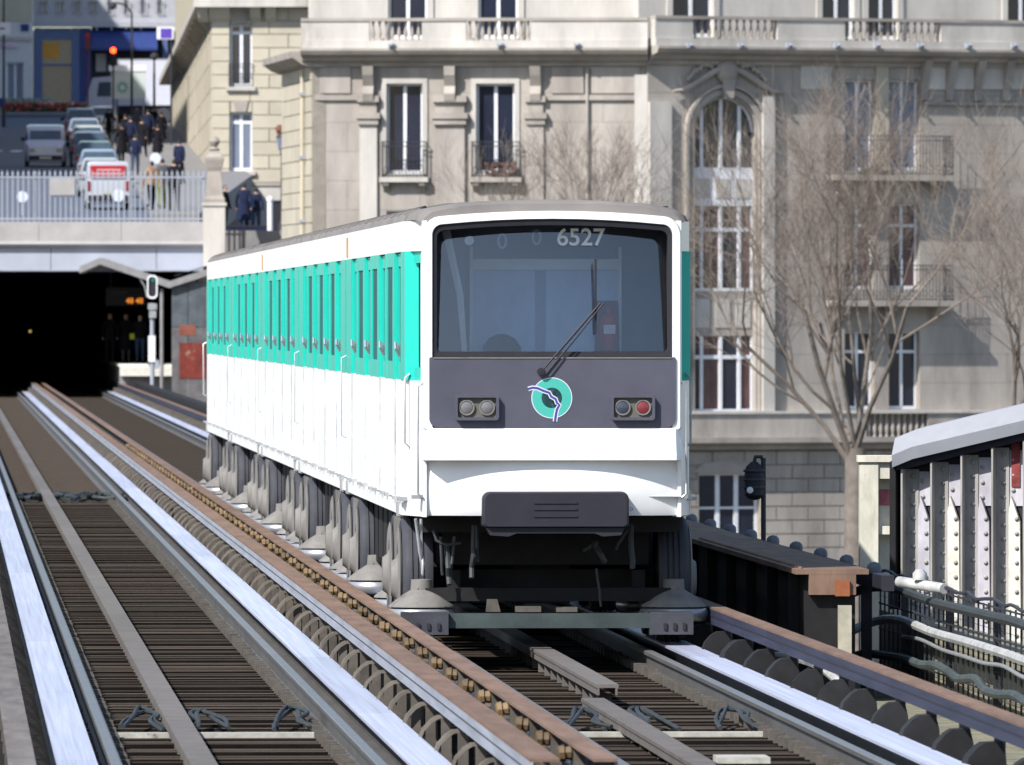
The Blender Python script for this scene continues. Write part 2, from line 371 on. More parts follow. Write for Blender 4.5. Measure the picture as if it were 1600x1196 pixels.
mat_run(trR, -.21, A0, 78.6, z=-.09); mat_run(trR, -.05, 79.6, 110, z=-.03)
for t, b in ((trL, 0), (trR, 0)):                              # white painted crossbar with cable loops
    MB().box(-.66,.66,74.15,74.32,-.199,-.165).build('crossbar', M_cross, t)
    rr = random.Random(5 if t is trL else 9)
    for (bx, sg) in ((-.42,1),(-.04,-1),(.56,1)):
        pts = [(bx-.16*sg,75.0,-.18),(bx-.11*sg,75.6,-.14),(bx,76.4,-.10),(bx+.06*sg,75.8,-.11),(bx+.02*sg,75.0,-.13),(bx+.09*sg,74.7,-.17)]
        for j in range(2):
            q = [(x+rr.uniform(-.03,.03), y+rr.uniform(-.2,.2), z+rr.uniform(0,.03)) for x,y,z in pts]
            MB().tube(spline(q), .015, 6).build('cable_loop', M_cable, t, smooth=True)
m = MB()
for j in range(9):
    y = 168 + j*.5; m.tube([(-.98+.1*k, y+random.uniform(-.5,.5), -.17+random.uniform(0,.07)) for k in range(20)], .03, 5)
m.build('cable_crossing', M_cable, trL, smooth=True)
# beacon: little bench-shaped box between the rails of the right track
MB().box(-.19,.11,66.1,66.55,-.055,-.02).build('beacon_plate', M_cross, trR)
MB().box(-.17,-.08,66.15,66.65,-.2,-.056).box(.0,.09,66.15,66.65,-.2,-.056).build('beacon_leg', M_cable, trR)
MB().box(-.22,.14,64.6,65.6,-.2,-.15).build('beacon_base', M_mat, trR)

# ------------------------------------------------------------------ the train
AN = 87.75                                                     # where the nose stands along the track
tr = thing('metro_train', 'white and turquoise metro train coming out of the station on the right track', 'train', TW(0,AN), TH)
SB = F / TW(0,AN).y                                            # pixels a metre at the nose
def fb(u): return (u - (CX + F*TW(0,AN).x/TW(0,AN).y)) / SB
def fz(v): return EYE - (v - HOR) / SB
LC = 13.5
HW = 1.10
ROOF = [(-HW+.005,3.24),(-1.075,3.285),(-1.0,3.33),(-.75,3.372),(-.4,3.392),(0,3.40),(.4,3.392),(.75,3.372),(1.0,3.33),(1.075,3.285),(HW-.005,3.24)]
wheel_me = MB().lathe([(.20,-.02),(.33,-.02),(.37,.01),(.45,.0),(.478,.025),(.486,.05),(.486,.075),(.474,.078),(.474,.088),(.487,.091),(.487,.118),(.475,.121),(.475,.131),(.487,.134),(.487,.16),(.475,.163),(.475,.173),(.486,.176),(.486,.20),(.47,.235),(.30,.24)], axis='x', n=36).mesh('tyre', M_tyre, True)
disc_me = MB().lathe([(.33,.0),(.40,-.004),(.41,-.016),(.36,-.03),(.22,-.012),(.16,-.035),(.13,-.075),(.0001,-.08)], axis='x', n=28).mesh('wheel_disc', M_dust, True)
gw_me = MB().lathe([(.08,-.05),(.20,-.055),(.25,-.045),(.268,-.02),(.27,0),(.268,.02),(.25,.045),(.20,.055),(.08,.05)], n=28).mesh('guide_tyre', mat('guide_tyre_worn', (.42,.43,.45), .3, metal=.55, var=.15), True)
hood_me = MB().lathe([(.255,.0),(.25,.015),(.15,.09),(.085,.13),(.08,.21),(.0001,.215)], n=24).mesh('guide_hood', M_dust, True)
def bogie(par, yc):
    m = MB()
    for s in (-1,1):
        m.box(*sorted((s*.66,s*.76)), yc-1.3, yc+1.3, .36, .56)
        m.box(*sorted((s*.78,s*.86)), yc-.30, yc+.30, .34, .88)
    for y in (-.85,.85): m.box(-.85,.85, yc+y-.07, yc+y+.07, .42, .56)
    for y in (-1.5,1.5): m.box(-1.0,1.0, yc+y-.08, yc+y+.08, .33, .43)
    m.build('bogie_frame', M_under, par)
    for s in (-1,1):
        for y in (-.85,.85):
            o = link('wheel', wheel_me, par, (s*1.105, yc+y, .487), rot=(0,0,0 if s < 0 else math.pi))
            link('wheel_disc', disc_me, par, (s*1.105, yc+y, .487), rot=(0,0,0 if s < 0 else math.pi))
        for y in (-1.5,1.5):
            link('guide_wheel', gw_me, par, (s*.968, yc+y, .225))
            link('guide_wheel_hood', hood_me, par, (s*.968, yc+y, .285))
        # dusty brake and current shoe gear between the wheels
        for dy, z0, z1, x1 in ((-.22,.16,.97,1.09),(.20,.12,.97,1.10)):
            m = MB().prism([(s*.94,z0),(s*(x1-.02),z0),(s*x1,z0+.10),(s*(x1+.01),z1-.02),(s*.94,z1)], yc+dy-.05, yc+dy+.05, 'y').box(*sorted((s*(x1-.05),s*(x1+.03))), yc+dy-.03, yc+dy+.03, .50, .60)
            m.build('brake_gear', M_dust, par)
        m = MB(); m.box(*sorted((s*.92,s*1.12)), yc-.12, yc+.18, .10, .17); m.box(*sorted((s*1.0,s*1.2)), yc-.05, yc+.1, .17, .22)
        m.tube([(s*1.08,yc-.2,.17),(s*1.1,yc-.22,.32),(s*1.06,yc-.2,.4)], .02, 6)
        m.build('current_shoe', M_dust, par)
YD = [1.95, 5.15, 8.35, 11.55]
def carriage(k):
    y0 = LC*k + (.92 if k == 0 else .14); y1 = LC*(k+1) - .14
    body = MB()
    core = HW - .055
    body.box(-core, core, y0, y1, 1.0, 3.20)
    body.cur = 0
    for s in (-1,1):
        # white lower panels between the doors, fascia above
        edges = [y0] + [e for d in YD for e in (LC*k+d-.66, LC*k+d+.66)] + [y1]
        for i in range(0, len(edges), 2):
            body.box(*sorted((s*(core+.001),s*HW)), edges[i], edges[i+1], 1.10, 2.02)
        body.box(*sorted((s*(core+.001),s*HW)), y0, y1, 3.01, 3.241)
    c = body.build('carriage', M_white, tr)
    MB().loft([[(x,y,z) for x,z in ROOF] for y in (y0, y1)]).build('roof', M_roof, c, smooth=True)
    # roof ribs and gutter strip
    m = MB()
    for j in range(9):
        y = y0 + .6 + j*(y1-y0-1.2)/8; MB().loft([[(x*1.0,yy,z+.014) for x,z in ROOF[1:-1]] for yy in (y-.05,y+.05)]).build('roof_rib', M_roof, c)
    MB().tube([(-.93,y0+.1,3.345),(-.93,y1,3.345)], .02, 5).tube([(.93,y0+.1,3.345),(.93,y1,3.345)], .02, 5).build('roof_gutter', M_black, c)
    for s in (-1,1):
        band = MB()
        wins = []
        pos = y0
        for i, d in enumerate(YD):
            dc = LC*k + d
            if i < 3:
                wins.append((dc+1.0, LC*k+YD[i+1]-1.0))
        solid = []
        cuts = sorted([(LC*k+d-.66, LC*k+d+.66) for d in YD] + wins)
        p = y0
        for a, b in cuts:
            MB().box(*sorted((s*(core+.001),s*(HW+.004))), p, a, 2.021, 3.009).build('band_pillar', M_teal, c); p = b
        MB().box(*sorted((s*(core+.001),s*(HW+.004))), p, y1, 2.021, 3.009).build('band_pillar', M_teal, c)
        for a, b in wins:
            MB().box(*sorted((s*(core+.001),s*HW)), a, b, 2.021, 2.16).build('window_rail', M_teal, c); MB().box(*sorted((s*(core+.001),s*HW)), a, b, 2.90, 3.009).build('window_rail', M_teal, c)
        for a, b in wins:
            MB().box(*sorted((s*(core+.002),s*(HW-.009))), a+.002, b-.002, 2.161, 2.899).build('window', M_winglass, c)
        for i, d in enumerate(YD):
            dc = LC*k + d
            for h in (-1,1):
                a, b = sorted((dc+h*.012, dc+h*.655))
                dm = MB(); x = s*(core+.001), s*(core+.030)
                dm.cur = 0; dm.box(*sorted(x), a, b, 1.06, 2.02)
                dm.cur = 1; dm.box(*sorted(x), a, a+.09, 2.0205, 3.0); dm.box(*sorted(x), b-.09, b, 2.0205, 3.0)
                dm.box(*sorted(x), a+.09, b-.09, 2.0205, 2.15); dm.box(*sorted(x), a+.09, b-.09, 2.90, 3.0)
                dm.cur = 2; dm.box(*sorted((s*(core+.001),s*(core+.015))), a+.0905, b-.0905, 2.1505, 2.8995)
                dm.build('door', [M_white, M_teal, M_winglass], c)
            MB().box(*sorted((s*(HW-.009),s*(HW+.0008))), dc+.655, dc+.664, 1.10, 2.019).build('door_seal', M_seam, c)
            mm = MB().box(*sorted((s*(core+.03),s*(core+.055))), dc-.05, dc+.05, 2.20, 2.30)
            mm.tube([(s*(core+.045),dc-.1,2.20),(s*(core+.075),dc-.1,2.26),(s*(core+.075),dc-.08,2.31)], .014, 6)
            mm.build('door_latch', M_chrome, c)
    # sill with lugs
    m = MB(); lug = MB()
    for s in (-1,1):
        y = y0
        while y < y1 - .2:
            e = min(y + 2.55, y1)
            MB().box(*sorted((s*(core-.02),s*(HW+.012))), y, e-.05, .985, 1.085).build('sill', M_white, c)
            lug.box(*sorted((s*(core),s*(HW+.035))), y+.25, y+.40, 1.088, 1.115)
            lug.box(*sorted((s*(core),s*(HW+.035))), y+1.2, y+1.34, 1.088, 1.112)
            y = e
        for y in (y0+.5, y1-.7):
            lug.prism([(s*.9,.93),(s*(HW+.03),.97),(s*(HW+.03),1.08),(s*(HW+.0),1.08)], y, y+.14, 'y')
    lug = lug.build('sill_lugs', M_steel, c); lug['kind'] = 'stuff'
    m = MB().box(-.80,.80,y0+.1,y1-.1,.60,.99)
    for j in range(5):
        yy = y0+4.2+j*1.05; m.box(-.98,.98,yy,yy+.8,.45+.05*(j%2),.985)
    m.build('underframe', M_under, c)
    for yc in (2.2, LC-2.2): bogie(c, LC*k+yc)
    if k < 4:
        m = MB().box(-.85,.85,y1-.02,y1+.30,1.05,3.1); m.build('gangway', M_rubber, c)
    if k in (0, 2): MB().box(-HW-.006,-HW-.0005,y1-.35,y1-.05,3.03,3.20).build('warning_tag', mat('dull_orange_tag', (.45,.26,.10), .7, var=.3), c)
    # handrails at the carriage end
    for s in (-1,1):
        MB().tube([(s*(HW+.005),y1-.08,1.45),(s*(HW+.05),y1-.08,1.47),(s*(HW+.05),y1-.08,2.15),(s*(HW+.005),y1-.08,2.17)], .012 if k == 4 else .005, 6).build('handrail', M_steel, c, smooth=True)
    return c
cars_ = [carriage(k) for k in range(5)]
# --- leading cab
def rrect(x0,x1,z0,z1,r,arch=0.0,n=6):
    pts = []
    rs = r if isinstance(r,(list,tuple)) else [r]*4
    for (cx,cz,a0,rr) in ((x1-rs[0],z0+rs[0],-90,rs[0]),(x1-rs[1],z1-rs[1],0,rs[1]),(x0+rs[2],z1-rs[2],90,rs[2]),(x0+rs[3],z0+rs[3],180,rs[3])):
        for i in range(n+1):
            a = R(a0+90*i/n); pts.append((cx+rr*math.cos(a), cz+rr*math.sin(a)))
        if a0 == 0:
            for i in range(1,8): 
                pts.append((x1-rr-(x1-x0-2*rr)*i/8, z1))
    xm = (x0+x1)/2; hw = (x1-x0)/2
    return [(x, z + (arch*(1-((x-xm)/hw)**2) if z > (z0+z1)/2 else 0)) for x,z in pts]
OW = fb(1066)
zt, zw0, zw1, zg = fz(341), fz(556), fz(353), fz(669)
outer = rrect(-OW, OW, zg-.01, zt, [.02,.13,.13,.02], .055)
inner = rrect(-OW+.075, OW-.075, zg-.004, zw1, [.02,.07,.07,.02], .05)
m = MB(); n = len(outer)
rings = [[(x,y,z) for x,z in o] for o, y in ((outer,.42),(outer,.03),([(x*.985,z-.006*(z>2.4)) for x,z in outer],-.002),([(x*1.005,z+.004*(z>2.4)) for x,z in inner],-.002),(inner,.02),(inner,.09))]
m.loft(rings, caps=False)
cabs = m.build('cab_front_frame', M_white, tr, smooth=True)
# tapering cab sides
m = MB()
for s in (-1,1):
    for z0,z1 in ((.985,2.02),(3.01,3.24)):
        MB().prism([(s*(OW-.03),.03),(s*(OW-.004),.03),(s*(OW+.01),.30),(s*HW,.915),(s*(HW-.06),.918),(s*(OW-.06),.3)], z0, z1, 'z').build('cab_side', M_white, tr)
MB().box(-OW+.06,OW-.06,.42,.44,1.0,zg).build('cab_bulkhead', M_white, tr)
for s in (-1,1):
    m = MB(); 
    m.prism([(s*(OW-.03),.031),(s*(OW-.02),.031),(s*(OW+.0),.30),(s*(OW-.055),.30)], 2.0205, 3.0095, 'z')
    m.prism([(s*(OW+.005),.62),(s*(HW-.005),.70),(s*HW,.914),(s*(HW-.06),.914)], 2.0205, 3.0095, 'z')
    m.prism([(s*(OW-.055),.301),(s*(OW-.01),.301),(s*(OW+.04),.62),(s*(OW-.0),.62)], 2.0205, 2.12, 'z')
    m.prism([(s*(OW-.055),.301),(s*(OW-.01),.301),(s*(OW+.04),.62),(s*(OW-.0),.62)], 2.92, 3.0095, 'z')
    m.build('cab_side_band', M_teal, tr)
    MB().prism([(s*(OW-.055),.302),(s*(OW-.045),.302),(s*(OW-.0),.62),(s*(OW-.01),.62)], 2.121, 2.919, 'z').build('cab_side_window', M_winglass, tr)
    for yy, xo, za, zb in ((.02,OW+.0,fz(778),fz(598)),(.66,HW-.04,fz(700),fz(585))):
        rl = MB().tube([(s*(xo),yy,za),(s*(xo+.035),yy,za+.03),(s*(xo+.035),yy,zb-.03),(s*(xo),yy,zb)], .010, 6).build('grab_rail', M_steel, tr, smooth=True)
    MB().box(*sorted((s*(OW-.01),s*(OW+.08))), .05,.20, fz(780), fz(774)).build('cab_step', M_steel, tr); MB().box(*sorted((s*(HW-.06),s*(HW+.05))), .75,.9, fz(785), fz(779)).build('cab_step', M_steel, tr)
# roof over the cab
MB().loft([[(x*.90,.13,min(z-.02,3.37)) for x,z in ROOF],[(x*.935,.17,z) for x,z in ROOF],[(x*.95,.45,z+.006) for x,z in ROOF],[(x*.99,.93,z+.002) for x,z in ROOF]]).build('cab_roof', M_roof, tr, smooth=True)
# rubber seal, glass, grey lower panel
ro = rrect(-OW+.076, OW-.076, zw0-.01, zw1-.001, [.02,.069,.069,.02], .05); ri = rrect(-OW+.108, OW-.108, zw0+.03, zw1-.04, [.03,.05,.05,.03], .045)
MB().loft([[(x,y,z) for x,z in o] for o,y in ((ro,.085),(ro,.012),(ri,.018),(ri,.29))], caps=False).build('windscreen_seal', M_rubber, tr, smooth=True)
gp = rrect(-OW+.109, OW-.109, zw0+.031, zw1-.041, [.03,.05,.05,.03], .045)
NX = 40; ws = MB(); xg0, xg1 = gp[0][0], gp[0][0]
xg0 = min(p[0] for p in gp); xg1 = max(p[0] for p in gp); zlo = min(p[1] for p in gp); cols = []
def topz(x):                                                   # upper edge of the glass outline above x
    best = zlo
    for i in range(len(gp)):
        (xa,za),(xb,zb0_) = gp[i], gp[(i+1)%len(gp)]
        if min(xa,xb)-1e-9 <= x <= max(xa,xb)+1e-9 and abs(xb-xa) > 1e-6: best = max(best, za+(zb0_-za)*(x-xa)/(xb-xa))
    return best
for i in range(NX+1):
    x = xg0+.004+(xg1-xg0-.008)*i/NX; zt5 = topz(x); cols.append([(x, .03+.13*(z-zw0)+.075*(x/OW)**2+.02*(z-zw0)**2, z) for z in [zlo+(zt5-zlo)*j/14 for j in range(15)]])
ws.loft(cols, closed=False, caps=False).build('windscreen', M_wind, tr, smooth=True)
gpn = rrect(-fb(1056), fb(1056), zg+.002, zw0-.012, [.07,.012,.012,.07])
MB().prism(gpn, -.018, .085, 'y').build('mask_panel', M_mask, tr)
MB().box(-OW+.08,OW-.08,-.024,-.0185,zw0-.022,zw0-.0125).build('mask_trim', M_dust, tr)
# ledge and curved apron
zl = fz(719)
led = MB()
ring = lambda x,cut: [(x,.2,zg-.001),(x,-.012+cut,zg-.001),(x,-.03+cut,zg-.015),(x,-.12+cut,zl+.03),(x,-.125+cut,zl),(x,.2,zl)]
led.loft([ring(-OW+.002,.10), ring(-OW+.05,.0), ring(OW-.05,.0), ring(OW-.002,.10)])
led.build('front_ledge', M_white, tr)
zb = fz(806)
rings = []
for i in range(17):
    x = -OW+.002 + (2*OW-.004)*i/16; yy = -.085 + .15*abs(x/OW)**2.3
    rings.append([(x,.4,zl-.001),(x,yy+.035,zl-.001),(x,yy+.01,zl-.10),(x,yy,zl-.22),(x,yy+.01,zb+.05),(x,yy+.03,zb),(x,.4,zb)])
MB().loft(rings).build('front_apron', M_white, tr, smooth=True)
MB().box(fb(978),OW-.01,-.005,.06,fz(777),fz(776)).build('apron_seam', M_steel, tr)
# headlamp boxes
M_lensg = mat('lamp_glass_clear', (.16,.155,.16), .15, spec=.7, var=.1); M_lensb = mat('lamp_glass_blue', (.05,.058,.085), .15, spec=.7, var=.1)
M_lensr = mat('lamp_glass_red', (.20,.03,.04), .2, spec=.6, var=.1); M_lampback = mat('lamp_recess', (.12,.115,.10), .6, var=.1)
for u0,u1,ms in ((710,779,(M_lensg,M_lensg)),(954,1023,(M_lensb,M_lensr))):
    x0,x1,z0,z1 = fb(u0),fb(u1),fz(657),fz(617)
    o = rrect(x0,x1,z0,z1,.025); i_ = rrect(x0+.022,x1-.022,z0+.022,z1-.022,.012)
    m = MB(); m.loft([[(x,y,z) for x,z in p] for p,y in ((o,-.018),(o,-.068),(i_,-.068),(i_,-.035))], caps=False)
    h = m.build('headlamp_box', M_mask, tr)
    MB().prism(rrect(x0+.02,x1-.02,z0+.02,z1-.02,.012), -.034, -.0185, 'y').build('lamp_plate', M_lampback, h)
    for j, lm in enumerate(ms):
        cx = x0 + (x1-x0)*(.27+.46*j); cz = (z0+z1)/2
        MB().lathe([(.056,-.0345),(.06,-.052),(.05,-.052),(.048,-.040)], (cx,0,cz), 'y', 20).build('lamp_bezel', M_dust, h, smooth=True)
        MB().lathe([(.0475,-.0352),(.046,-.047),(.03,-.054),(.0001,-.056)], (cx,0,cz), 'y', 20).build('lamp_lens', lm, h, smooth=True)
# emblem: turquoise ring crossed by the river line
ez = fz(622); ex = fb(862)
M_logot = mat('emblem_turquoise', (.06,.40,.33), .5, var=.05); M_logob = mat('emblem_blue', (.06,.06,.25), .5, var=.05); M_logow = mat('emblem_white', (.62,.62,.72), .5, var=.05)
def ann(m, r0, r1, y, n=40):
    vs = [(ex+r*math.cos(2*math.pi*k/n), y, ez+r*math.sin(2*math.pi*k/n)) for r in (r0,r1) for k in range(n)]
    return m.add(vs, [(k,(k+1)%n,n+(k+1)%n,n+k) for k in range(n)])
em = ann(MB(), .078, .150, -.0215).build('emblem', M_logot, tr)
ann(MB(), .150, .156, -.0216).build('emblem_rim', M_logow, em)
MB().lathe([(.078,-.0205),(.0001,-.0205)], (ex,0,ez), 'y', 32).build('emblem_disc', mat('emblem_dark', (.03,.085,.095), .5, var=.05), em)
line = [(825,608),(832,606),(840,607),(849,611),(858,614),(861,620),(868,624),(870,630),(874,633),(870,640),(868,650),(867,659)]
def strip(pts, hw, y):
    m = MB(); P2 = [Vector((fb(u),fz(v))) for u,v in pts]; vs = []
    for i,p in enumerate(P2):
        d = (P2[min(i+1,len(P2)-1)]-P2[max(i-1,0)]).normalized(); nn = Vector((-d.y,d.x))*hw
        vs += [(p.x+nn.x,y,p.y+nn.y),(p.x-nn.x,y,p.y-nn.y)]
    return m.add(vs, [(2*i,2*i+1,2*i+3,2*i+2) for i in range(len(P2)-1)])
strip(line,.017,-.0225).build('emblem_line_edge', M_logow, em); strip(line,.009,-.0235).build('emblem_line', M_logob, em)
# wiper
wp = MB().lathe([(.03,-.019),(.03,-.06),(.0001,-.062)], (fb(845),0,fz(581)), 'y', 12).build('wiper', M_black, tr)
MB().tube([(fb(845),-.05,fz(581)),(fb(900),-.04,fz(518)),(fb(938),-.012,fz(474))], .008, 6).tube([(fb(852),-.05,fz(585)),(fb(906),-.04,fz(520)),(fb(944),-.012,fz(473))], .006, 6).build('wiper_arm', M_black, wp)
MB().box(fb(929),fb(932.5),-.008,.02,fz(520),fz(405)).build('wiper_blade', M_black, wp)
# number on the glass, cab interior
rx = (R(90),0,0)
text_obj('fleet_number', '6527', .185, mat('number_white', (.62,.66,.66), .6, var=.05), tr, (fb(909),.148,fz(372)), (R(90)-math.atan(.13),0,0), offs=.0025)
for u_, v_ in ((841,372),(787,378)): text_obj('digit_reflection', '0', .17, M_cabin2, tr, (fb(u_),.24,fz(v_)), rx, offs=.0015)  # grey digits modelled as the fleet number's reflection in the glass
ci = MB().box(-OW+.1,OW-.1,0.88,0.90,1.7,3.26).build('cab_partition', M_cabin, tr)
MB().box(fb(746),fb(978),0.865,0.879,fz(560),fz(405)).build('partition_pane', M_skypane, ci)
for u in (744,979): MB().box(fb(u)-.012,fb(u)+.012,0.83,0.864,fz(560),fz(385)).build('partition_post', M_cablight, ci)
MB().box(fb(744)+.013,fb(979)-.013,0.83,0.864,fz(421),fz(404)).build('partition_rail', M_cablight, ci)
MB().box(fb(853)-.035,fb(853)+.035,0.845,0.864,fz(560),fz(422)).build('partition_mullion', mat('mullion_blue', (.22,.28,.40), .5, var=.1), ci)
MB().box(-OW+.1,OW-.1,.10,.87,1.6,1.66).build('cab_floor', M_cabin, tr)
MB().box(-OW+.1,OW-.1,.10,.45,2.05,2.17).build('cab_desk', M_under, tr)
MB().box(-OW+.09,-OW+.1,.1,.87,1.7,3.25).box(OW-.1,OW-.09,.1,.87,1.7,3.25).box(-OW+.1,OW-.1,.1,.87,3.235,3.25).build('cab_lining', M_cabin, tr)
m = MB(); m.lathe([(.0001,.0),(.06,.0),(.065,.02),(.065,.24),(.045,.275),(.02,.285),(.02,.33),(.0001,.33)], (fb(960),.70,fz(548)), 'z', 16)
ex_ = m.build('fire_extinguisher', M_red, tr, smooth=True)
MB().box(fb(960)-.045,fb(960)+.045,.628,.634,fz(522),fz(508)).build('extinguisher_label', M_cablight, ex_)
MB().prism([(fb(938),fz(560)),(fb(941),fz(470)),(fb(975),fz(470)),(fb(978),fz(560))], .79, .81, 'y').build('extinguisher_board', mat('dark_red', (.12,.02,.03), .6), ex_)
MB().tube([(fb(700),.35,fz(360)),(fb(722),.38,fz(460)),(fb(729),.38,fz(552))], [.035,.03,.022], 6).build('reflection_strip', M_cablight, tr)  # pale bar inside the cab, shaped to stand for a diagonal reflection
m = MB().lathe([(.0001,0),(.14,.0),(.15,.08),(.10,.15),(.04,.18),(.0001,.185)], (fb(790),.62,fz(560)), 'z', 14); m.build('driver_seat', M_navy, tr, smooth=True)
MB().lathe([(.036,.0),(.036,.01)], (fb(735),.2,fz(376)), 'y', 16).build('cab_clock', M_cablight, tr)
# coupler cover
x0,x1 = fb(752), fb(981)
cp = rrect(x0,x1,fz(824),fz(768),[.03,.06,.06,.03])
m = MB(); m.loft([[(x,y,z) for x,z in cp] for y in (.2,-.16)] + [[((x-(x0+x1)/2)*.965+(x0+x1)/2,-.205,(z-1.03)*.93+1.03) for x,z in cp]])
co = m.build('coupler_cover', M_black, tr, smooth=False)
for z in (fz(785),fz(795),fz(806)):
    MB().box(fb(832),fb(900),-.213,-.2055,z-.008,z+.008).build('cover_rib', M_black, co)
MB().prism([(x0+.03,fz(824)-.002),(x1-.03,fz(824)-.002),(x1-.06,fz(836)),(x1-.2,fz(838)),(x1-.26,fz(833)),(x0+.26,fz(833)),(x0+.2,fz(838)),(x0+.06,fz(836))], -.17, .1, 'y').build('cover_lip', M_black, co)
# under the nose: beam, shoes, hoses
MB().box(-1.0,1.0,.5,1.9,.86,.98).build('nose_underframe', M_under, tr)
MB().box(fb(703),fb(1020),.22,.34,fz(983),fz(960)).build('guide_beam', mat('beam_green_grey', (.045,.06,.06), .7, var=.4), tr)
for u0,u1 in ((629,702),(1018,1086)):
    o = MB().box(fb(u0),fb(u1),.16,.42,fz(993),fz(958)).build('beam_end_box', mat('beam_end', (.05,.052,.062), .7, var=.4), tr)
    m = MB()
    for j in range(3):
        x = fb(u0)+(.35+.22*j)*(fb(u1)-fb(u0)); m.box(x-.012,x+.012,.145,.1595,fz(985),fz(975))
    m.build('bolt', M_black, o)
rr = random.Random(3)
for u, v0, v1, du, r_ in ((744,822,905,-4,.020),(746,822,880,3,.014),(651,812,900,12,.012),(660,812,898,3,.012),(690,840,900,4,.012),(700,850,915,4,.022),(712,840,910,-6,.012),(932,850,880,16,.022),(938,848,862,-22,.014),(990,822,890,2,.022),(935,890,950,8,.010),(986,825,860,-20,.012)):
    pts = [(fb(u+du*t+rr.uniform(-1,1)), .30+rr.uniform(-.03,.03), fz(v0+(v1-v0)*t)) for t in (0,.3,.6,.8,1)]
    MB().tube(pts, r_, 7).build('hose', M_cable if u > 662 else M_steel, tr, smooth=True)
MB().tube([(fb(680),.3,fz(830)),(fb(684),.28,fz(846)),(fb(700),.26,fz(853)),(fb(722),.3,fz(850))], .012, 7).build('hose', M_cable, tr, smooth=True)
MB().box(fb(808),fb(848),.25,.33,fz(958),fz(949)).box(fb(872),fb(905),.25,.33,fz(958),fz(950)).build('beam_lug', M_cast, tr)
MB().prism([(fb(762),fz(958)),(fb(785),fz(958)),(fb(780),fz(938)),(fb(764),fz(938))], .30, .34, 'y').build('beam_gusset', M_cast, tr)
MB().box(fb(815),fb(905),1.3,1.9,fz(950),fz(880)).build('gear_case', M_under, tr)
text_obj('letter_mark', 'D', .035, M_logob, tr, (fb(986),-.06,fz(796)), rx)

# ------------------------------------------------------------------ facades
class Fac:                                                     # a wall plane: local x runs along it, local -y faces out
    def __init__(s, root, X0, Y0, phi): s.root, s.X0, s.Y0, s.phi = root, X0, Y0, phi; s.c, s.s = math.cos(phi), math.sin(phi)
    def t(s, u): k = (u-CX)/F; return (k*s.Y0 - s.X0)/(s.c - k*s.s)
    def z(s, v, u): return ZV(v, s.Y0 + s.t(u)*s.s)
    def rect(s, u0, u1, v0, v1): uc = (u0+u1)/2; return (s.t(u0), s.t(u1), s.z(v1,uc), s.z(v0,uc))   # x0,x1,z0,z1
    def put(s, mb, name, m, parent=None, smooth=False):
        if parent: return mb.build(name, m, parent, smooth=smooth)
        r = s.root.location; return mb.build(name, m, s.root, (s.X0-r.x, s.Y0-r.y, -r.z), s.phi, smooth)
    def at(s, x, y, z):
        r = s.root.location; return (s.X0 + x*s.c - y*s.s - r.x, s.Y0 + x*s.s + y*s.c - r.y, z - r.z)
def rsub(cells, h):
    out = []
    for (x0,x1,z0,z1) in cells:
        a0,a1,b0,b1 = max(x0,h[0]),min(x1,h[1]),max(z0,h[2]),min(z1,h[3])
        if a0 >= a1-1e-4 or b0 >= b1-1e-4: out.append((x0,x1,z0,z1)); continue
        if x0 < a0: out.append((x0,a0,z0,z1))
        if a1 < x1: out.append((a1,x1,z0,z1))
        if z0 < b0: out.append((a0,a1,z0,b0))
        if b1 < z1: out.append((a0,a1,b1,z1))
    return out
def backing(fac, x0, x1, z0, z1, holes, y0=.03, y1=.45, m=None):
    cells = [(x0,x1,z0,z1)]
    for h in holes: cells = rsub(cells, h)
    mb = MB()
    for c in cells: mb.box(c[0],c[1],y0,y1,c[2],c[3])
    return fac.put(mb, 'wall', m or M_joint)
def stones(fac, x0, x1, z0, z1, holes, ch, bw, m, joint=.008, proud=.03, parent=None, minw=.12, seed=1):
    rr = random.Random(seed); me = unit_cube(m); k = 0; z = z0; n = max(1, round((z1-z0)/ch)); ch = (z1-z0)/n
    for i in range(n):
        za, zb = z0+i*ch, z0+(i+1)*ch; x = x0 - (bw*.5 if i % 2 else 0)
        while x < x1 - 1e-3:
            cells = [(max(x,x0), min(x+bw,x1), za, zb)]; x += bw
            if cells[0][1]-cells[0][0] < 1e-3: continue
            for h in holes: cells = rsub(cells, h)
            for c in cells:
                a, b, d, e = c[0]+joint/2, c[1]-joint/2, c[2]+joint/2, c[3]-joint/2
                if b-a < .03 or e-d < .03: continue
                p = proud + rr.uniform(-.004,.004)
                o = link('stone', me, fac.root, fac.at((a+b)/2, .03-p/2, (d+e)/2), fac.phi, (b-a, p, e-d)); k += 1
    return k
def window(fac, r, cols=2, rows=1, pane=None, trans=0.0, depth=.22, fw=.055, name='window', extra=None):
    x0,x1,z0,z1 = r; pane = pane or M_pane; m = MB(); y0, y1 = depth, depth+.06
    m.box(x0,x0+fw,y0,y1,z0,z1).box(x1-fw,x1,y0,y1,z0,z1).box(x0+fw,x1-fw,y0,y1,z1-fw,z1).box(x0+fw,x1-fw,y0,y1,z0,z0+fw*1.6)
    zs = [z0+fw*1.6]
    if trans: zt_ = z0+(z1-z0)*trans; m.box(x0+fw,x1-fw,y0-.005,y1,zt_-fw*.7,zt_+fw*.7)
    xs = [x0+fw+(x1-x0-2*fw)*i/cols for i in range(cols+1)]
    for x in xs[1:-1]: m.box(x-fw*.75,x+fw*.75,y0-.012,y1-.004,z0+fw*1.6,z1-fw)
    for j in range(1, rows):
        z = z0 + (z1-z0)*j/rows; m.box(x0+fw,x1-fw,y0+.004,y1-.008,z-fw*.35,z+fw*.35)
    w_ = fac.put(m, name, M_frame)
    for i in range(cols):
        fac.put(MB().box(xs[i]+.001,xs[i+1]-.001,y1-.03,y1-.012,z0+.02,z1-.02), 'pane', pane, w_)
    return w_
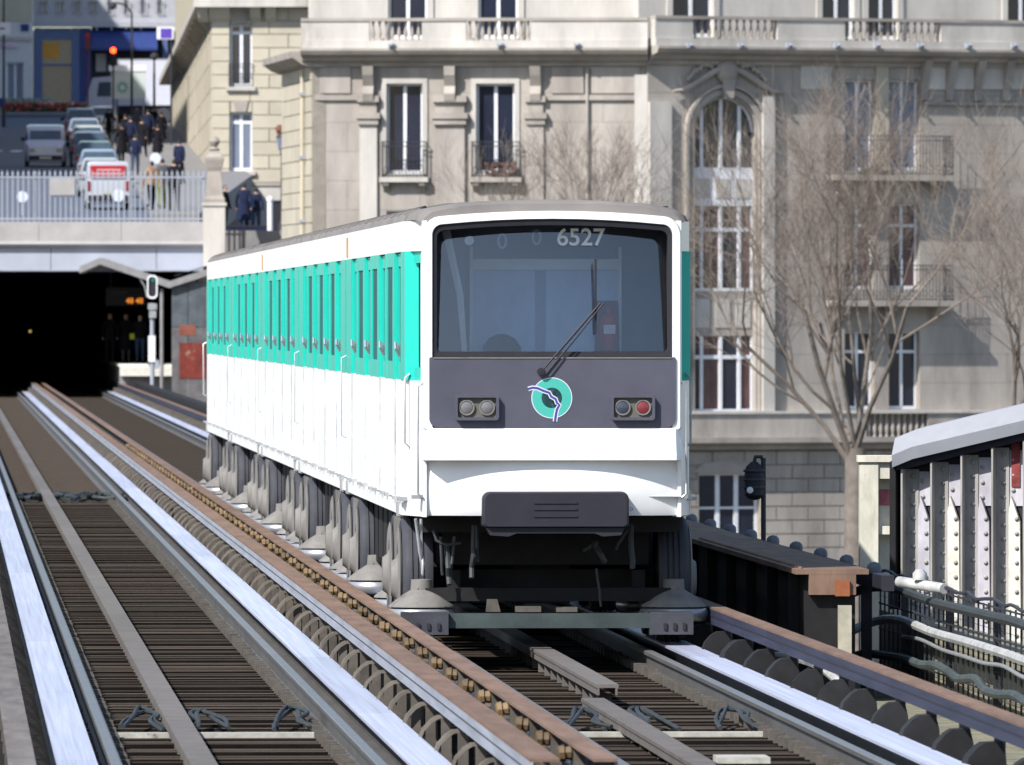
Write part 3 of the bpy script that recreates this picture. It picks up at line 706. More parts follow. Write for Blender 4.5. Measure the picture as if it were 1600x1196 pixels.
def railing(fac, x0, x1, z0, z1, out=.30, step=.11, name='balcony_railing', scroll=True, returns=True):
    m = MB(); y = -out
    for z in (z0+.04, z1, z1-.14): m.box(x0,x1,y-.012,y+.012,z-.014,z+.014)
    x = x0
    while x < x1+.001: m.box(x-.008,x+.008,y-.008,y+.008,z0,z1); x += step
    if scroll:
        x = x0+.12; 
        while x < x1-.1:
            zc = z0+.22
            pts = [(x+.075*math.cos(a*.785),y,zc+.10*math.sin(a*.785)) for a in range(9)]
            m.tube(pts, .011, 4, False); x += .22
    if returns:
        for xx in (x0,x1):
            for z in (z0+.04,z1): m.box(xx-.01,xx+.01,y,.02,z-.012,z+.012)
            yy = y+.1
            while yy < 0: m.box(xx-.007,xx+.007,yy-.007,yy+.007,z0,z1); yy += .1
    return fac.put(m, name, M_iron)
def cornice(fac, x0, x1, prof, m, name='cornice'):             # prof (y,z) outline
    return fac.put(MB().prism(prof, x0, x1, 'x'), name, m)
BAL = {}
def balusters(fac, u0, u1, n, z0, z1, y, m):
    h = z1-z0; key = round(h,2)
    if key not in BAL:
        BAL[key] = MB().lathe([(.055,0),(.055,.06*h),(.03,.10*h),(.065,.32*h),(.06,.42*h),(.028,.72*h),(.026,.84*h),(.05,.90*h),(.05,h)], n=8).mesh('baluster', m, True)
    xa, xb = fac.t(u0), fac.t(u1)
    for i in range(n):
        x = xa+(xb-xa)*(i+.5)/n; link('baluster', BAL[key], fac.root, fac.at(x, y, z0))

# --- the big corner building behind the train
Y0 = 360.0
hx = XU(1012, Y0)
cb = thing('corner_building', 'tall pale stone corner apartment building with balustrades behind the train', 'building', (hx, Y0+6, -9))
FL = Fac(cb, XU(486,Y0+1.7), Y0+1.1, R(-5)); FR = Fac(cb, hx, Y0, R(28))
zb_, ztop = -9.0, 10.45
tl = FL.t(1012)+.02; tr1 = FR.t(1700)
# left part
wl = [FL.rect(604,660,131,272), FL.rect(744,804,131,272)]
wl2 = [FL.rect(604,660,330,470), FL.rect(744,804,330,470), FL.rect(604,660,525,660), FL.rect(744,804,525,660)]
backing(FL, 0, tl, zb_, ztop, wl+wl2); stones(FL, 0, tl, zb_+8.5, ztop, wl+wl2, .88, 2.3, M_stone, seed=2)
FL.put(MB().box(0,tl,-.05,.03,zb_,zb_+8.5), 'base_wall', M_stone)
for r in wl+wl2: window(FL, r, fw=.07)
for (u0,u1,sl) in ((598,666,True),(738,812,False)):
    x0,x1 = FL.t(u0),FL.t(u1); z0 = FL.z(277,(u0+u1)/2); z1 = FL.z(222,(u0+u1)/2)
    railing(FL, x0, x1, z0, z1, .28)
    FL.put(MB().box(x0-.08,x1+.08,-.34,.02,z0-.16,z0-.01), 'window_sill', M_stonew if sl else M_stonet)
    for xx in (x0+.12,x1-.12):
        FL.put(MB().prism([(.02,z0-.161),(-.30,z0-.161),(-.28,z0-.26),(-.10,z0-.38),(.02,z0-.5)], xx-.09, xx+.09, 'x'), 'sill_bracket', M_stonet)
    # moulded surround
    r = wl[0] if sl else wl[1]; m = MB()
    m.box(r[0]-.16,r[0]-.002,-.05,-.0005,r[2],r[3]+.16).box(r[1]+.002,r[1]+.16,-.05,-.0005,r[2],r[3]+.16).box(r[0]-.002,r[1]+.002,-.052,-.0005,r[3]+.002,r[3]+.16)
    FL.put(m, 'window_surround', M_stonew)
r = FL.rect(760,806,255,272); fb_ = MB()
rr = random.Random(4)
for i in range(60): 
    x=rr.uniform(r[0],r[1]); z=rr.uniform(r[2]-.05,r[3]); fb_.box(x-.05,x+.05,-.26+rr.uniform(-.05,.05),-.2,z-.05,z+.05)
o = FL.put(fb_, 'window_box_flowers', mat('wilted_red', (.11,.065,.055), .9, var=.4)); o['kind'] = 'stuff'
# pilasters with capitals and scroll brackets
for (u0,u1,out) in ((560,592,.22),(678,729,.26),(822,852,.18)):
    x0,x1 = FL.t(u0),FL.t(u1); uc=(u0+u1)/2
    zc = FL.z(188,uc); FL.put(MB().box(x0+.05,x1-.05,-out*.55,-.0005,zb_+6,zc), 'pilaster', M_stonew if u0<600 else M_stone)
    m = MB(); m.box(x0-.06,x1+.06,-out-.06,-.0005,FL.z(186,uc),FL.z(177,uc)); m.box(x0+.0,x1-.0,-out,-.0005,FL.z(195,uc),FL.z(186.2,uc)); m.box(x0-.02,x1+.02,-out-.02,-.0005,FL.z(160,uc),FL.z(150,uc))
    m.box(x0+.06,x1-.06,-out*.6,-.0005,FL.z(176.8,uc),FL.z(160.2,uc))
    FL.put(m, 'capital', M_stonet)
    m = MB().prism([(-.0005,FL.z(165,uc)),(-out-.04,FL.z(158,uc)),(-out-.10,FL.z(147,uc)),(-out*.8,FL.z(135,uc)),(-out-.14,FL.z(118,uc)),(-.42,FL.z(104,uc)),(-.0005,FL.z(104,uc))], (x0+x1)/2-.17, (x0+x1)/2+.17, 'x')
    FL.put(m, 'scroll_bracket', M_stonet)
for (u0,u1,v) in ((492,560,152),(852,1010,152)):
    m = MB().box(FL.t(u0),FL.t(u1)-.02,-.10,-.0005,FL.z(v+5,u0),FL.z(v-3,u0)); FL.put(m, 'string_course', M_stonet)
for (u0,u1) in ((500,548),(862,912),(924,1000)):
    r = FL.rect(u0,u1,105,146); m = MB().box(r[0],r[1],-.06,-.0005,r[2],r[3]); FL.put(m, 'frieze_panel', M_stone)
FL.put(MB().tube([(FL.t(918),-.10,zb_+3),(FL.t(918),-.10,10.3)], .05, 8), 'downpipe', M_stonet, smooth=True)
m = MB().box(FL.t(992),tl-.02,-.16,-.0005,zb_+6,ztop-.35); FL.put(m, 'pilaster', M_stonew)
# right part with the arched stair bay
xb0,xb1 = FR.t(1086),FR.t(1181); xc = (xb0+xb1)/2; rad = (xb1-xb0)/2
zArch = FR.z(152,1134); zSpr = zArch-rad; zBay0 = FR.z(644,1134)
bay = (xb0-.06,xb1+.06,zBay0,zArch+.02)
prs = []
for v0,v1 in ((125,267),(318,452),(518,640)):
    for u0,u1 in ((1320,1366),(1389,1437)): prs.append(FR.rect(u0,u1,v0,v1))
gw = FR.rect(1092,1188,738,850)
backing(FR, 0, tr1, zb_, ztop, [bay,gw]+prs)
stones(FR, .0, tr1, FR.z(690,1200), ztop, [bay]+prs, .92, 2.6, M_stone, seed=3)
stones(FR, .0, FR.t(1480), FR.z(900,1200), FR.z(705,1200), [gw], .42, 1.15, M_stone, joint=.035, proud=.06, seed=4)
FR.put(MB().box(FR.t(1480)+.02,tr1,-.03,.03,zb_,FR.z(705,1200)), 'base_wall', M_stone)
FR.put(MB().box(0,FR.t(1480),-.03,.03,zb_,FR.z(902,1200)), 'base_plinth', M_stone)
# arch ring and spandrel
n = 20; vs = []
poly = [(xc+(rad)*math.cos(math.pi*i/n), zSpr+rad*math.sin(math.pi*i/n)) for i in range(n+1)]
sp = MB()
for i in range(n):
    a, b = poly[i], poly[i+1]; top = bay[3]
    sp.prism([(a[0],a[1]),(a[0],top),(b[0],top),(b[0],b[1])], .002, .30, 'y')
sp.box(bay[0],xb0-.0005,.002,.30,zBay0,bay[3]); sp.box(xb1+.0005,bay[1],.002,.30,zBay0,bay[3])
FR.put(sp, 'arch_spandrel', M_stonet)
def archring(r0, r1, y0, y1, m, name):
    q = MB()
    for i in range(n):
        a0, a1 = math.pi*i/n, math.pi*(i+1)/n
        q.prism([(xc+r*math.cos(a), zSpr+r*math.sin(a)) for r,a in ((r0,a0),(r1,a0),(r1,a1),(r0,a1))], y0, y1, 'y')
    q.box(xc-r1,xc-r0,y0,y1,zBay0,zSpr).box(xc+r0,xc+r1,y0,y1,zBay0,zSpr)
    return FR.put(q, name, m)
archring(rad+.07, rad+.26, -.10, -.002, M_stonet, 'arch_moulding'); archring(rad+.30, rad+.40, -.17, -.002, M_stonet, 'arch_moulding')
# sweeping hood mould and cartouche
pts = [(1048,143),(1062,141),(1078,134),(1096,122),(1112,112),(1124,107)]
for sgn in (1,-1):
    P3 = [((FR.t(u) if sgn > 0 else 2*xc-FR.t(u)), -.16, FR.z(v,u)) for u,v in pts]
    FR.put(MB().tube(P3, [.05,.07,.09,.10,.10,.08], 6), 'hood_mould', M_stonet, smooth=True)
    m = MB(); rr = random.Random(8)
    for i in range(16):
        a = i/16; x = xc + sgn*(.35+1.1*a); z = FR.z(100+28*a*a+rr.uniform(-4,4),1134); q = .06+.05*rr.random()
        m.lathe([(.0001,-q),(q*.8,-q*.5),(q,0),(q*.8,q*.5),(.0001,q)], (x,-.10,z), 'y', 7)
    FR.put(m, 'carved_foliage', M_stonet, smooth=True)
zc = FR.z(112,1134)
m = MB().lathe([(.0001,-.30),(.26,-.27),(.36,-.18),(.40,-.08),(.36,-.001)], (xc,0,zc), 'y', 14); FR.put(m, 'cartouche', M_stonet, smooth=True)
FR.put(MB().prism([(xc-.16,FR.z(154,1134)),(xc-.22,FR.z(124,1134)),(xc+.22,FR.z(124,1134)),(xc+.16,FR.z(154,1134))], -.26, -.171, 'y'), 'keystone', M_stonet)
# bay windows
m = MB(); 
mul = [FR.t(u) for u in (1101,1131,1160)]
def archz(x): d = abs(x-xc); return zSpr + math.sqrt(max(rad*rad-d*d, 0))
z265, z330, z455, z525 = (FR.z(v,1134) for v in (267,322,455,525))
wa = MB()
for x in mul: wa.box(x-.055,x+.055,.20,.27,z265,archz(x)-.01)
wa.box(xb0,xb1,.20,.27,z265,z265+.10)
for i in range(n):
    a0, a1 = math.pi*i/n, math.pi*(i+1)/n
    wa.prism([(xc+r*math.cos(a), zSpr+r*math.sin(a)) for r,a in ((rad-.06,a0),(rad-.001,a0),(rad-.001,a1),(rad-.06,a1))], .20, .27, 'y')
aw = FR.put(wa, 'arched_window', M_frame)
FR.put(MB().prism([(xb0,z265),(xb1,z265)] + poly, .262, .285, 'y'), 'pane', M_pane, aw)
for za, zb2 in ((z330,z265),(z525,z455)):
    pm = FR.put(MB().box(xb0,xb1,.19,.30,za,zb2-.001), 'spandrel_panel', M_frame if za > 4 else M_stonet)
    for j in range(3):
        x = xb0+(xb1-xb0)*(j+.5)/3; FR.put(MB().box(x-.26,x+.26,.165,.1895,za+.25,zb2-.25), 'raised_panel', M_stonew, pm)
for za, zb2, hz_ in ((z455,z330,.24),(zBay0,z525,.24)):
    b_ = MB(); zl_ = za+(zb2-za)*.72
    for x in mul: b_.box(x-.055,x+.055,.20,.27,za,zb2-.01)
    b_.box(xb0,xb1,.21,.265,zl_-.06,zl_+.06).box(xb0,xb0+.06,.21,.265,za,zb2-.01).box(xb1-.06,xb1,.21,.265,za,zb2-.01).box(xb0,xb1,.205,.265,za,za+.09)
    bw_ = FR.put(b_, 'bay_window', M_frame); xs = [xb0]+mul+[xb1]
    for i in range(4): FR.put(MB().box(xs[i]+.001,xs[i+1]-.001,.262,.285,za+.01,zb2-.02), 'pane', M_redpane if i%2 else M_pane, bw_)
# paired french windows, balconies
for j, r in enumerate(prs):
    window(FR, r, cols=2, pane=(M_curtain if j < 2 else M_redpane if j < 4 else M_pane), trans=(0 if j < 2 else .74), fw=.065)
for (u0,u1,vr,vb) in ((1293,1475,213,274),(1293,1475,415,470)):
    x0,x1 = FR.t(u0),FR.t(u1); z0,z1 = FR.z(vb,1380),FR.z(vr,1380)
    railing(FR, x0, x1, z0, z1, .62, .12, scroll=True)
    FR.put(MB().box(x0-.06,x1+.06,-.70,-.0005,z0-.18,z0-.01), 'balcony_slab', M_stonet)
    for xx in (x0+.4,(x0+x1)/2,x1-.4):
        FR.put(MB().prism([(-.0005,z0-.181),(-.60,z0-.181),(-.55,z0-.32),(-.2,z0-.5),(-.0005,z0-.75)], xx-.11, xx+.11, 'x'), 'balcony_bracket', M_stonet)
FR.put(MB().box(FR.t(1368),FR.t(1387),-.07,-.0005,FR.z(267,1377),FR.z(105,1377)), 'window_pier', M_cream)
pl = MB(); x = FR.t(1335); z = FR.z(272,1335)
for i in range(9): pl.box(x+i*.07,x+i*.07+.06,-.5,-.4,z,z+.14+.06*(i%3))
o = FR.put(pl, 'balcony_plants', mat('pale_plant', (.40,.42,.22), .9, var=.4)); o['kind'] = 'stuff'
for u0,u1 in ((1250,1298),(1446,1476),(1488,1520),(1532,1566),(1578,1610)):
    r = FR.rect(u0,u1,100,140); FR.put(MB().box(r[0],r[1],-.07,-.0005,r[2],r[3]), 'frieze_panel', M_stonew)
for u in (1442,1482,1526,1571,1616):
    x = FR.t(u); zz = FR.z(100,1500)
    FR.put(MB().prism([(-.0005,FR.z(160,1500)),(-.12,FR.z(157,1500)),(-.10,FR.z(140,1500)),(-.26,FR.z(118,1500)),(-.42,FR.z(100,1500)),(-.42,zz+.1),(-.0005,zz+.1)], x-.13, x+.13, 'x'), 'cornice_bracket', M_stonet)
FR.put(MB().box(FR.t(1440),tr1,-.11,-.0715,FR.z(165,1500),FR.z(160,1500)), 'string_course', M_stonet)
FR.put(MB().box(FR.t(1188),FR.t(1206),-.20,-.0005,zBay0,FR.z(150,1197)), 'pilaster', M_stonew)  # paler stone colour stands for the sunlit jamb of the bay
FR.put(MB().box(0.0,FR.t(1046),-.16,-.0005,FR.z(690,1030),FR.z(160,1030)), 'pilaster', M_stonew)  # sunlit strip put into the paler stone colour
# lower balcony band above the rusticated ground floor
zA, zB, zC = FR.z(642,1300), FR.z(683,1300), FR.z(702,1300)
FR.put(MB().prism([(-.0005,zC),(-.25,zC),(-.30,zC+.12),(-.62,zC+.22),(-.62,zB),(-.0005,zB)], 0, tr1, 'x'), 'band_cornice', M_stonet)
FR.put(MB().box(0,FR.t(1344),-.40,-.002,zB+.001,zA-.09), 'balcony_parapet', M_stone); FR.put(MB().box(FR.t(1440),tr1,-.40,-.002,zB+.001,zA-.09), 'balcony_parapet', M_stone)
FR.put(MB().box(0,tr1,-.46,-.002,zA-.088,zA), 'parapet_coping', M_stonew)
balusters(FR, 1345, 1439, 10, zB+.001, zA-.089, -.30, M_stonet)
window(FR, gw, cols=3, rows=2, fw=.10, depth=.2)
FR.put(MB().prism([(gw[0]-.3,gw[3]-.02),(gw[0]+.1,gw[3]+.28),((gw[0]+gw[1])/2,gw[3]+.40),(gw[1]-.1,gw[3]+.28),(gw[1]+.3,gw[3]-.02)], -.07, -.0305, 'y'), 'window_lintel', M_stonet)
# main cornice, balustrade and set-back top storey on both parts
for fac, x0, x1, ur in ((FL, -.25, tl+.02, 700), (FR, -.02, tr1, 1300)):
    z = lambda v: fac.z(v, ur)
    cornice(fac, x0, x1, [(-.0005,z(104)),(-.12,z(104)),(-.16,z(99)),(-.34,z(95)),(-.38,z(90)),(-.66,z(86)),(-.74,z(80)),(-.74,z(76)),(.6,z(76)),(.6,z(104))], M_stonet)
    fac.put(MB().box(x0,x1,-.58,.5,z(75.9),z(64)), 'balcony_plinth', M_stonew)
    fac.put(MB().box(x0,x1,-.56,-.22,z(34),z(29)), 'balustrade_coping', M_stonet)
    groups = ((580,661,8),(731,832,10)) if fac is FL else ((1071,1202,12),(1308,1457,14))
    last = x0; k = 0
    for u0,u1,nn in groups:
        a, b = fac.t(u0), fac.t(u1)
        fac.put(MB().box(last,a-.01,-.52,-.26,z(63.9),z(34.1)), 'balustrade_pedestal', M_stonew); last = b+.01
        balusters(fac, u0, u1, nn, z(63.9), z(34.1), -.39, M_stonet)
    fac.put(MB().box(last,x1,-.52,-.26,z(63.9),z(34.1)), 'balustrade_pedestal', M_stonew)
    tops = ((603,664),(744,806)) if fac is FL else ((1068,1132),(1302,1352),(1374,1420),(1592,1640))
    hs = [(fac.t(u0),fac.t(u1),z(60),z(-70)) for u0,u1 in tops]
    # set-back wall
    sf = Fac(cb, fac.X0 - .75*fac.s*-1*-1, fac.Y0 + .75*fac.c, fac.phi)
    backing(sf, x0+.1, x1, z(75.9), z(75.9)+5.2, hs, y0=.0, y1=.4, m=M_stonew)
    for h in hs:
        window(sf, h, cols=2, fw=.075, depth=.12)
        sf.put(MB().box(h[0]-.2,h[0]-.002,-.06,-.001,h[2],h[3]+.2).box(h[1]+.002,h[1]+.2,-.06,-.001,h[2],h[3]+.2), 'window_surround', M_stonew)
    zt2 = z(75.9)+5.2
    sf.put(MB().box(x0-.2,x1,-.4,.5,zt2+.001,zt2+.4), 'eaves', M_stonet)
    sf.put(MB().prism([(-.3,zt2+.401),(.9,zt2+4.2),(9,zt2+4.8),(9,zt2+.401)], x0, x1, 'x'), 'mansard_roof', M_zinc)
for i, u in enumerate((1060,1140,1215,1290,1352,1420,1495,1566,615,785,905)):
    fac = FR if u > 1012 else FL; x = fac.t(u); z = fac.z(73, u)
    fac.put(MB().box(x-.09,x+.09,-.80,-.62,z-.06,z+.09).prism([(-.80,z+.09),(-.92,z+.02),(-.80,z-.02)], x-.05, x+.05, 'x'), 'gutter_spout', M_zinc)
# receding side wing round the corner
FW = Fac(cb, XU(441,372), 372.0, math.atan2(361.0-372.0, XU(486,361.0)-XU(441,372)))
LW = math.hypot(11.0, XU(486,361.0)-XU(441,372))
backing(FW, 0, LW, zb_, ztop, []); stones(FW, 0, LW, 2.0, ztop, [], .50, 2.2, M_cream, joint=.03, proud=.05, seed=6)
cornice(FW, -.4, LW+.1, [(-.0005,10.35),(-.30,10.45),(-.60,10.65),(-.62,10.85),(.5,10.85),(.5,10.35)], M_stonet)
FW.put(MB().tube([(LW-1.9,-.12,-4),(LW-1.9,-.12,10.3)], .06, 8), 'downpipe', M_cream, smooth=True)
for j in range(5): FW.put(MB().box(LW-2.0,LW-1.8,-.2,-.03,1.5+2*j,1.6+2*j), 'pipe_clip', M_zinc)
MB().box(-7,28,8,26,0,24).build('building_core', M_stonet, cb)

# ------------------------------------------------------------------ station portal under the street
YP = 388.0
sp_ = F/YP
pb = thing('road_bridge', 'pale road bridge slab over the dark station portal', 'bridge', (XU(150,YP), YP, ZV(425,YP)))
def pbuild(mb, name, m, par=pb): 
    o = mb.build(name, m, par); 
    if par is pb: o.location = -pb.location
    return o
xl, xr = -27.0, XU(319,YP)
zs = [ZV(v,YP) for v in (347,377,382,387,424)]
for i in range(6):
    a = xl+(xr-xl)*i/6; b = xl+(xr-xl)*(i+1)/6-.012
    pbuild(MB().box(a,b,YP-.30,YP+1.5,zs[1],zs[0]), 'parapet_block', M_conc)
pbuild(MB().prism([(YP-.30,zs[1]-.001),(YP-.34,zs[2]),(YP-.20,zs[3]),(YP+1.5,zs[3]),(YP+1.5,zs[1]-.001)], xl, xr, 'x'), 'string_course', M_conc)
e = xl
for u in (-300,80,245,319):
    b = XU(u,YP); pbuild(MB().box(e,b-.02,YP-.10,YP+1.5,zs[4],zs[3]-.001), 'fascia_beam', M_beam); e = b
pbuild(MB().box(xl,xr,YP-.13,YP-.101,zs[4],zs[4]+.05), 'drip_rail', M_zinc)
# tunnel shell behind it
tn = structure(MB().box(-40,-9.6,YP+1.5,YP+110,zs[4]-.06,zs[4]+.3).box(-40,-24,YP+.2,YP+110,-9,zs[4]-.061).box(-9.6,-9.0,YP+1.5,YP+110,-9,zs[4]+.3).box(-40,-9,YP+110,YP+111,-9,5).build('tunnel', M_tunnel))
tl_ = MB().lathe([(.0001,-.06),(.05,-.04),(.06,0),(.05,.04),(.0001,.06)], tuple(P(47,518,470)), 'y', 10).build('tunnel_lamp', mat('tunnel_lamp_glow', (.3,.25,.1), .5, emit=((1,.7,.2),.35)))
tag(tl_, 'tiny dim yellow lamp deep inside the dark tunnel', 'lamp')
# fence along the parapet
fe = thing('iron_fence', 'pale grey iron picket fence on the bridge parapet', 'fence', (XU(150,YP), YP, zs[0]))
zf = ZV(268,YP) - zs[0]
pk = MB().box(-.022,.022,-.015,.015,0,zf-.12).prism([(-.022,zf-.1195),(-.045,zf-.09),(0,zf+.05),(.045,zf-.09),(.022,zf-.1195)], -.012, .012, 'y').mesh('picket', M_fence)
u = -30
while u < 318:
    link('picket', pk, fe, (XU(u,YP)-fe.location.x, 0, 0)); u += 8.3
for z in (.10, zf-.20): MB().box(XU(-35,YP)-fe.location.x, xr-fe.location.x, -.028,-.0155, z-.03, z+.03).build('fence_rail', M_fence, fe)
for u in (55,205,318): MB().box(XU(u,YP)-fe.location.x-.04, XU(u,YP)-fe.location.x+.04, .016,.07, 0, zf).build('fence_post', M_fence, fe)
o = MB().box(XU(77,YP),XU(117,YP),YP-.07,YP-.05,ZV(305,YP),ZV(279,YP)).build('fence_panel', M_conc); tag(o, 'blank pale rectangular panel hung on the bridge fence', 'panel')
# pillar with urn finial
px = XU(335,YP-.6); hw = 17/sp_
pi_ = thing('stone_pillar', 'carved stone pillar with ball finial at the end of the bridge fence', 'pillar', (px, YP-.6, ZV(470,YP)))
zz = lambda v: ZV(v,YP-.6) - pi_.location.z
MB().box(-hw,hw,-hw,hw,0,zz(322)).build('pedestal', M_stonew, pi_)
MB().box(-hw-.05,hw+.05,-hw-.05,hw+.05,zz(322)+.001,zz(317)).build('pedestal_cap', M_stonew, pi_)
MB().loft([[(x*q,y*q,zz(v)) for x,y in ((-hw,-hw),(hw,-hw),(hw,hw),(-hw,hw))] for v,q in ((316.9,.95),(312,.98),(306,.80),(268,.60),(262,.72),(256,.78),(250,.85),(246,.85),(240,.5),(236,.42))]).build('shaft', M_stonet, pi_)
MB().lathe([(.14,0),(.2,.05),(.10,.10),(.09,.14),(.16,.22),(.19,.32),(.14,.42),(.06,.48),(.0001,.50)], (0,0,zz(236)+.001), 'z', 14).build('finial', M_stonet, pi_, smooth=True)
# canopy over the platform
ca = thing('platform_canopy', 'grey folded platform canopy hanging under the bridge beside the portal', 'canopy', (XU(220,YP-4), YP-4, .95))
cpts = [(124,417),(156,403),(264,440),(326,420)]
yc = YP-4
for i in range(3):
    (u0,v0),(u1,v1) = cpts[i],cpts[i+1]
    a, b = P(u0,v0,yc)-ca.location, P(u1,v1,yc)-ca.location
    MB().add([(a.x,0,a.z),(b.x,0,b.z),(b.x,0,b.z-.22),(a.x,0,a.z-.22),(a.x,3.85,a.z),(b.x,3.85,b.z),(b.x,3.85,b.z-.22),(a.x,3.85,a.z-.22)], [(0,1,2,3),(4,5,6,7),(0,1,5,4),(3,2,6,7),(1,2,6,5),(0,3,7,4)]).build('canopy_fold', M_canopy, ca)
a = P(264,436,yc)-ca.location; b = P(326,416,yc)-ca.location
MB().add([(a.x+.15,-.02,a.z+.10),(b.x,-.02,b.z+.03),(b.x,3.8,b.z+.05),(a.x+.15,3.8,a.z+.12)],[(0,1,2,3)]).build('canopy_glazing', M_beam, ca)
a = P(264,452,yc)-ca.location; MB().tube([(a.x-.25,.3,-.9),(a.x-.25,.3,a.z)], .06, 8).build('canopy_post', M_canopy, ca)
pts = [P(u,v,yc)-ca.location for u,v in ((205,425),(217,433),(226,448),(230,465))]
MB().tube([(p.x,.1,p.z) for p in pts], .03, 6).build('canopy_brace', M_canopy, ca, smooth=True)
# platform
pf = structure(MB().box(1.28,5.2,YP-1.0,YP+90,-.5,.86).build('platform', M_canopy, None, TW(0,0), TH))
MB().box(1.22,5.2,YP-1.06,YP+60,.861,.95).build('platform_edge', M_wpaint, pf)
MB().box(1.24,3.0,YP-1.5,YP-1.01,.55,.86).build('platform_nosing', M_wpaint, pf)
# wall with a worn red poster
wx0, wx1 = XU(268,yc), XU(345,yc)
pw = thing('station_screen_wall', 'grey panelled screen wall with torn red poster beside the platform', 'wall', ((wx0+wx1)/2, yc+.2, 0))
for i in range(3):
    a = wx0+(wx1-wx0)*i/3-pw.location.x; b = wx0+(wx1-wx0)*(i+1)/3-.02-pw.location.x
    MB().box(a,b,0,.08,-.4,ZV(512,yc)).build('wall_panel', mat('sooty_panel', (.13,.125,.13), .8, var=.4, scale=3), pw); MB().box(a,b,.02,.08,ZV(511,yc),ZV(440,yc)).build('wall_glass', mat('dirty_glazing', (.10,.115,.13), .35, var=.4, scale=2), pw)
MB().box(XU(280,yc)-pw.location.x,XU(322,yc)-pw.location.x,-.02,-.001,ZV(592,yc),ZV(536,yc)).build('poster', mat('red_poster', (.17,.03,.022), .7, var=.5, scale=2.5, col2=(.34,.28,.18), patch=.05, pscale=1.6), pw)
MB().box(XU(280,yc)-pw.location.x,XU(305,yc)-pw.location.x,-.012,-.001,ZV(524,yc),ZV(508,yc)).build('poster_scrap', mat('orange_poster', (.22,.075,.05), .7, var=.35), pw)
# signal on its post beside the platform
ys_ = 376.0
sg = thing('track_signal', 'oval white rimmed signal on grey post in front of the platform', 'signal', (XU(238,ys_), ys_, -.3))
zz2 = lambda v: ZV(v,ys_)+.3
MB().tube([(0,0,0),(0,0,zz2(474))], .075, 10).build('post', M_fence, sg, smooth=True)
o1 = rrect(-.17,.17,zz2(467),zz2(430),.14); o2 = rrect(-.125,.125,zz2(464),zz2(433),.10)
MB().loft([[(x,y,z) for x,z in p] for p,y in ((o1,.06),(o1,-.06),(o2,-.06),(o2,.0))], caps=False).build('rim', M_frame, sg)
MB().prism(o2, .01, .05, 'y').build('backboard', M_black, sg)
MB().lathe([(.06,.009),(.055,-.03),(.0001,-.04)], (.02,0,zz2(438)), 'y', 14).build('lens', mat('signal_green', (.01,.12,.09), .2, emit=((0,.8,.5),.12)), sg, smooth=True)
MB().box(-.14,.15,-.12,.1,zz2(484),zz2(474.5)).box(-.1,.13,-.14,-.08,zz2(497),zz2(486)).build('junction_box', M_steel, sg)
MB().box(-.13,.10,-.11,-.076,zz2(566),zz2(525)).build('id_plate', M_frame, sg)
MB().box(.09,.22,-.1,.05,zz2(577),zz2(563)).build('switch_box', M_fence, sg)
# departure board
db = thing('departure_board', 'dark hanging departure board with two amber numbers', 'board', (XU(195,YP+6), YP+6, ZV(478,YP+6)))
MB().box(-.65,.72,-.06,.06,0,.62).build('case', M_black, db)
M_amber = mat('amber_digits', (.4,.15,.02), .5, emit=((1,.30,.03),.55))
for x in (.17,.50): text_obj('digits', '48', .26, M_amber, db, (x,-.064,.16), (R(90),0,0), offs=.006)
MB().box(-.45,.10,-.064,-.061,.44,.47).box(-.55,.0,-.064,-.061,.36,.375).build('faint_lettering', M_greycloth, db)
MB().box(-.5,-.46,-.02,.02,.62,1.15).box(.5,.54,-.02,.02,.62,1.15).build('hanger', M_black, db)
# low lineside clutter at the right of the track before the platform
ls = MB()
rr = random.Random(12)
for i in range(16):
    a = 300+i*5.2; b = 1.75+rr.uniform(-.05,.05); ls = MB().box(-.12,.12,-1.4,1.4,0,.45+rr.uniform(0,.12))
lw = structure(MB().box(1.72,2.0,196,386,-.5,.35).build('lineside_wall', M_under, None, TW(0,0), TH))

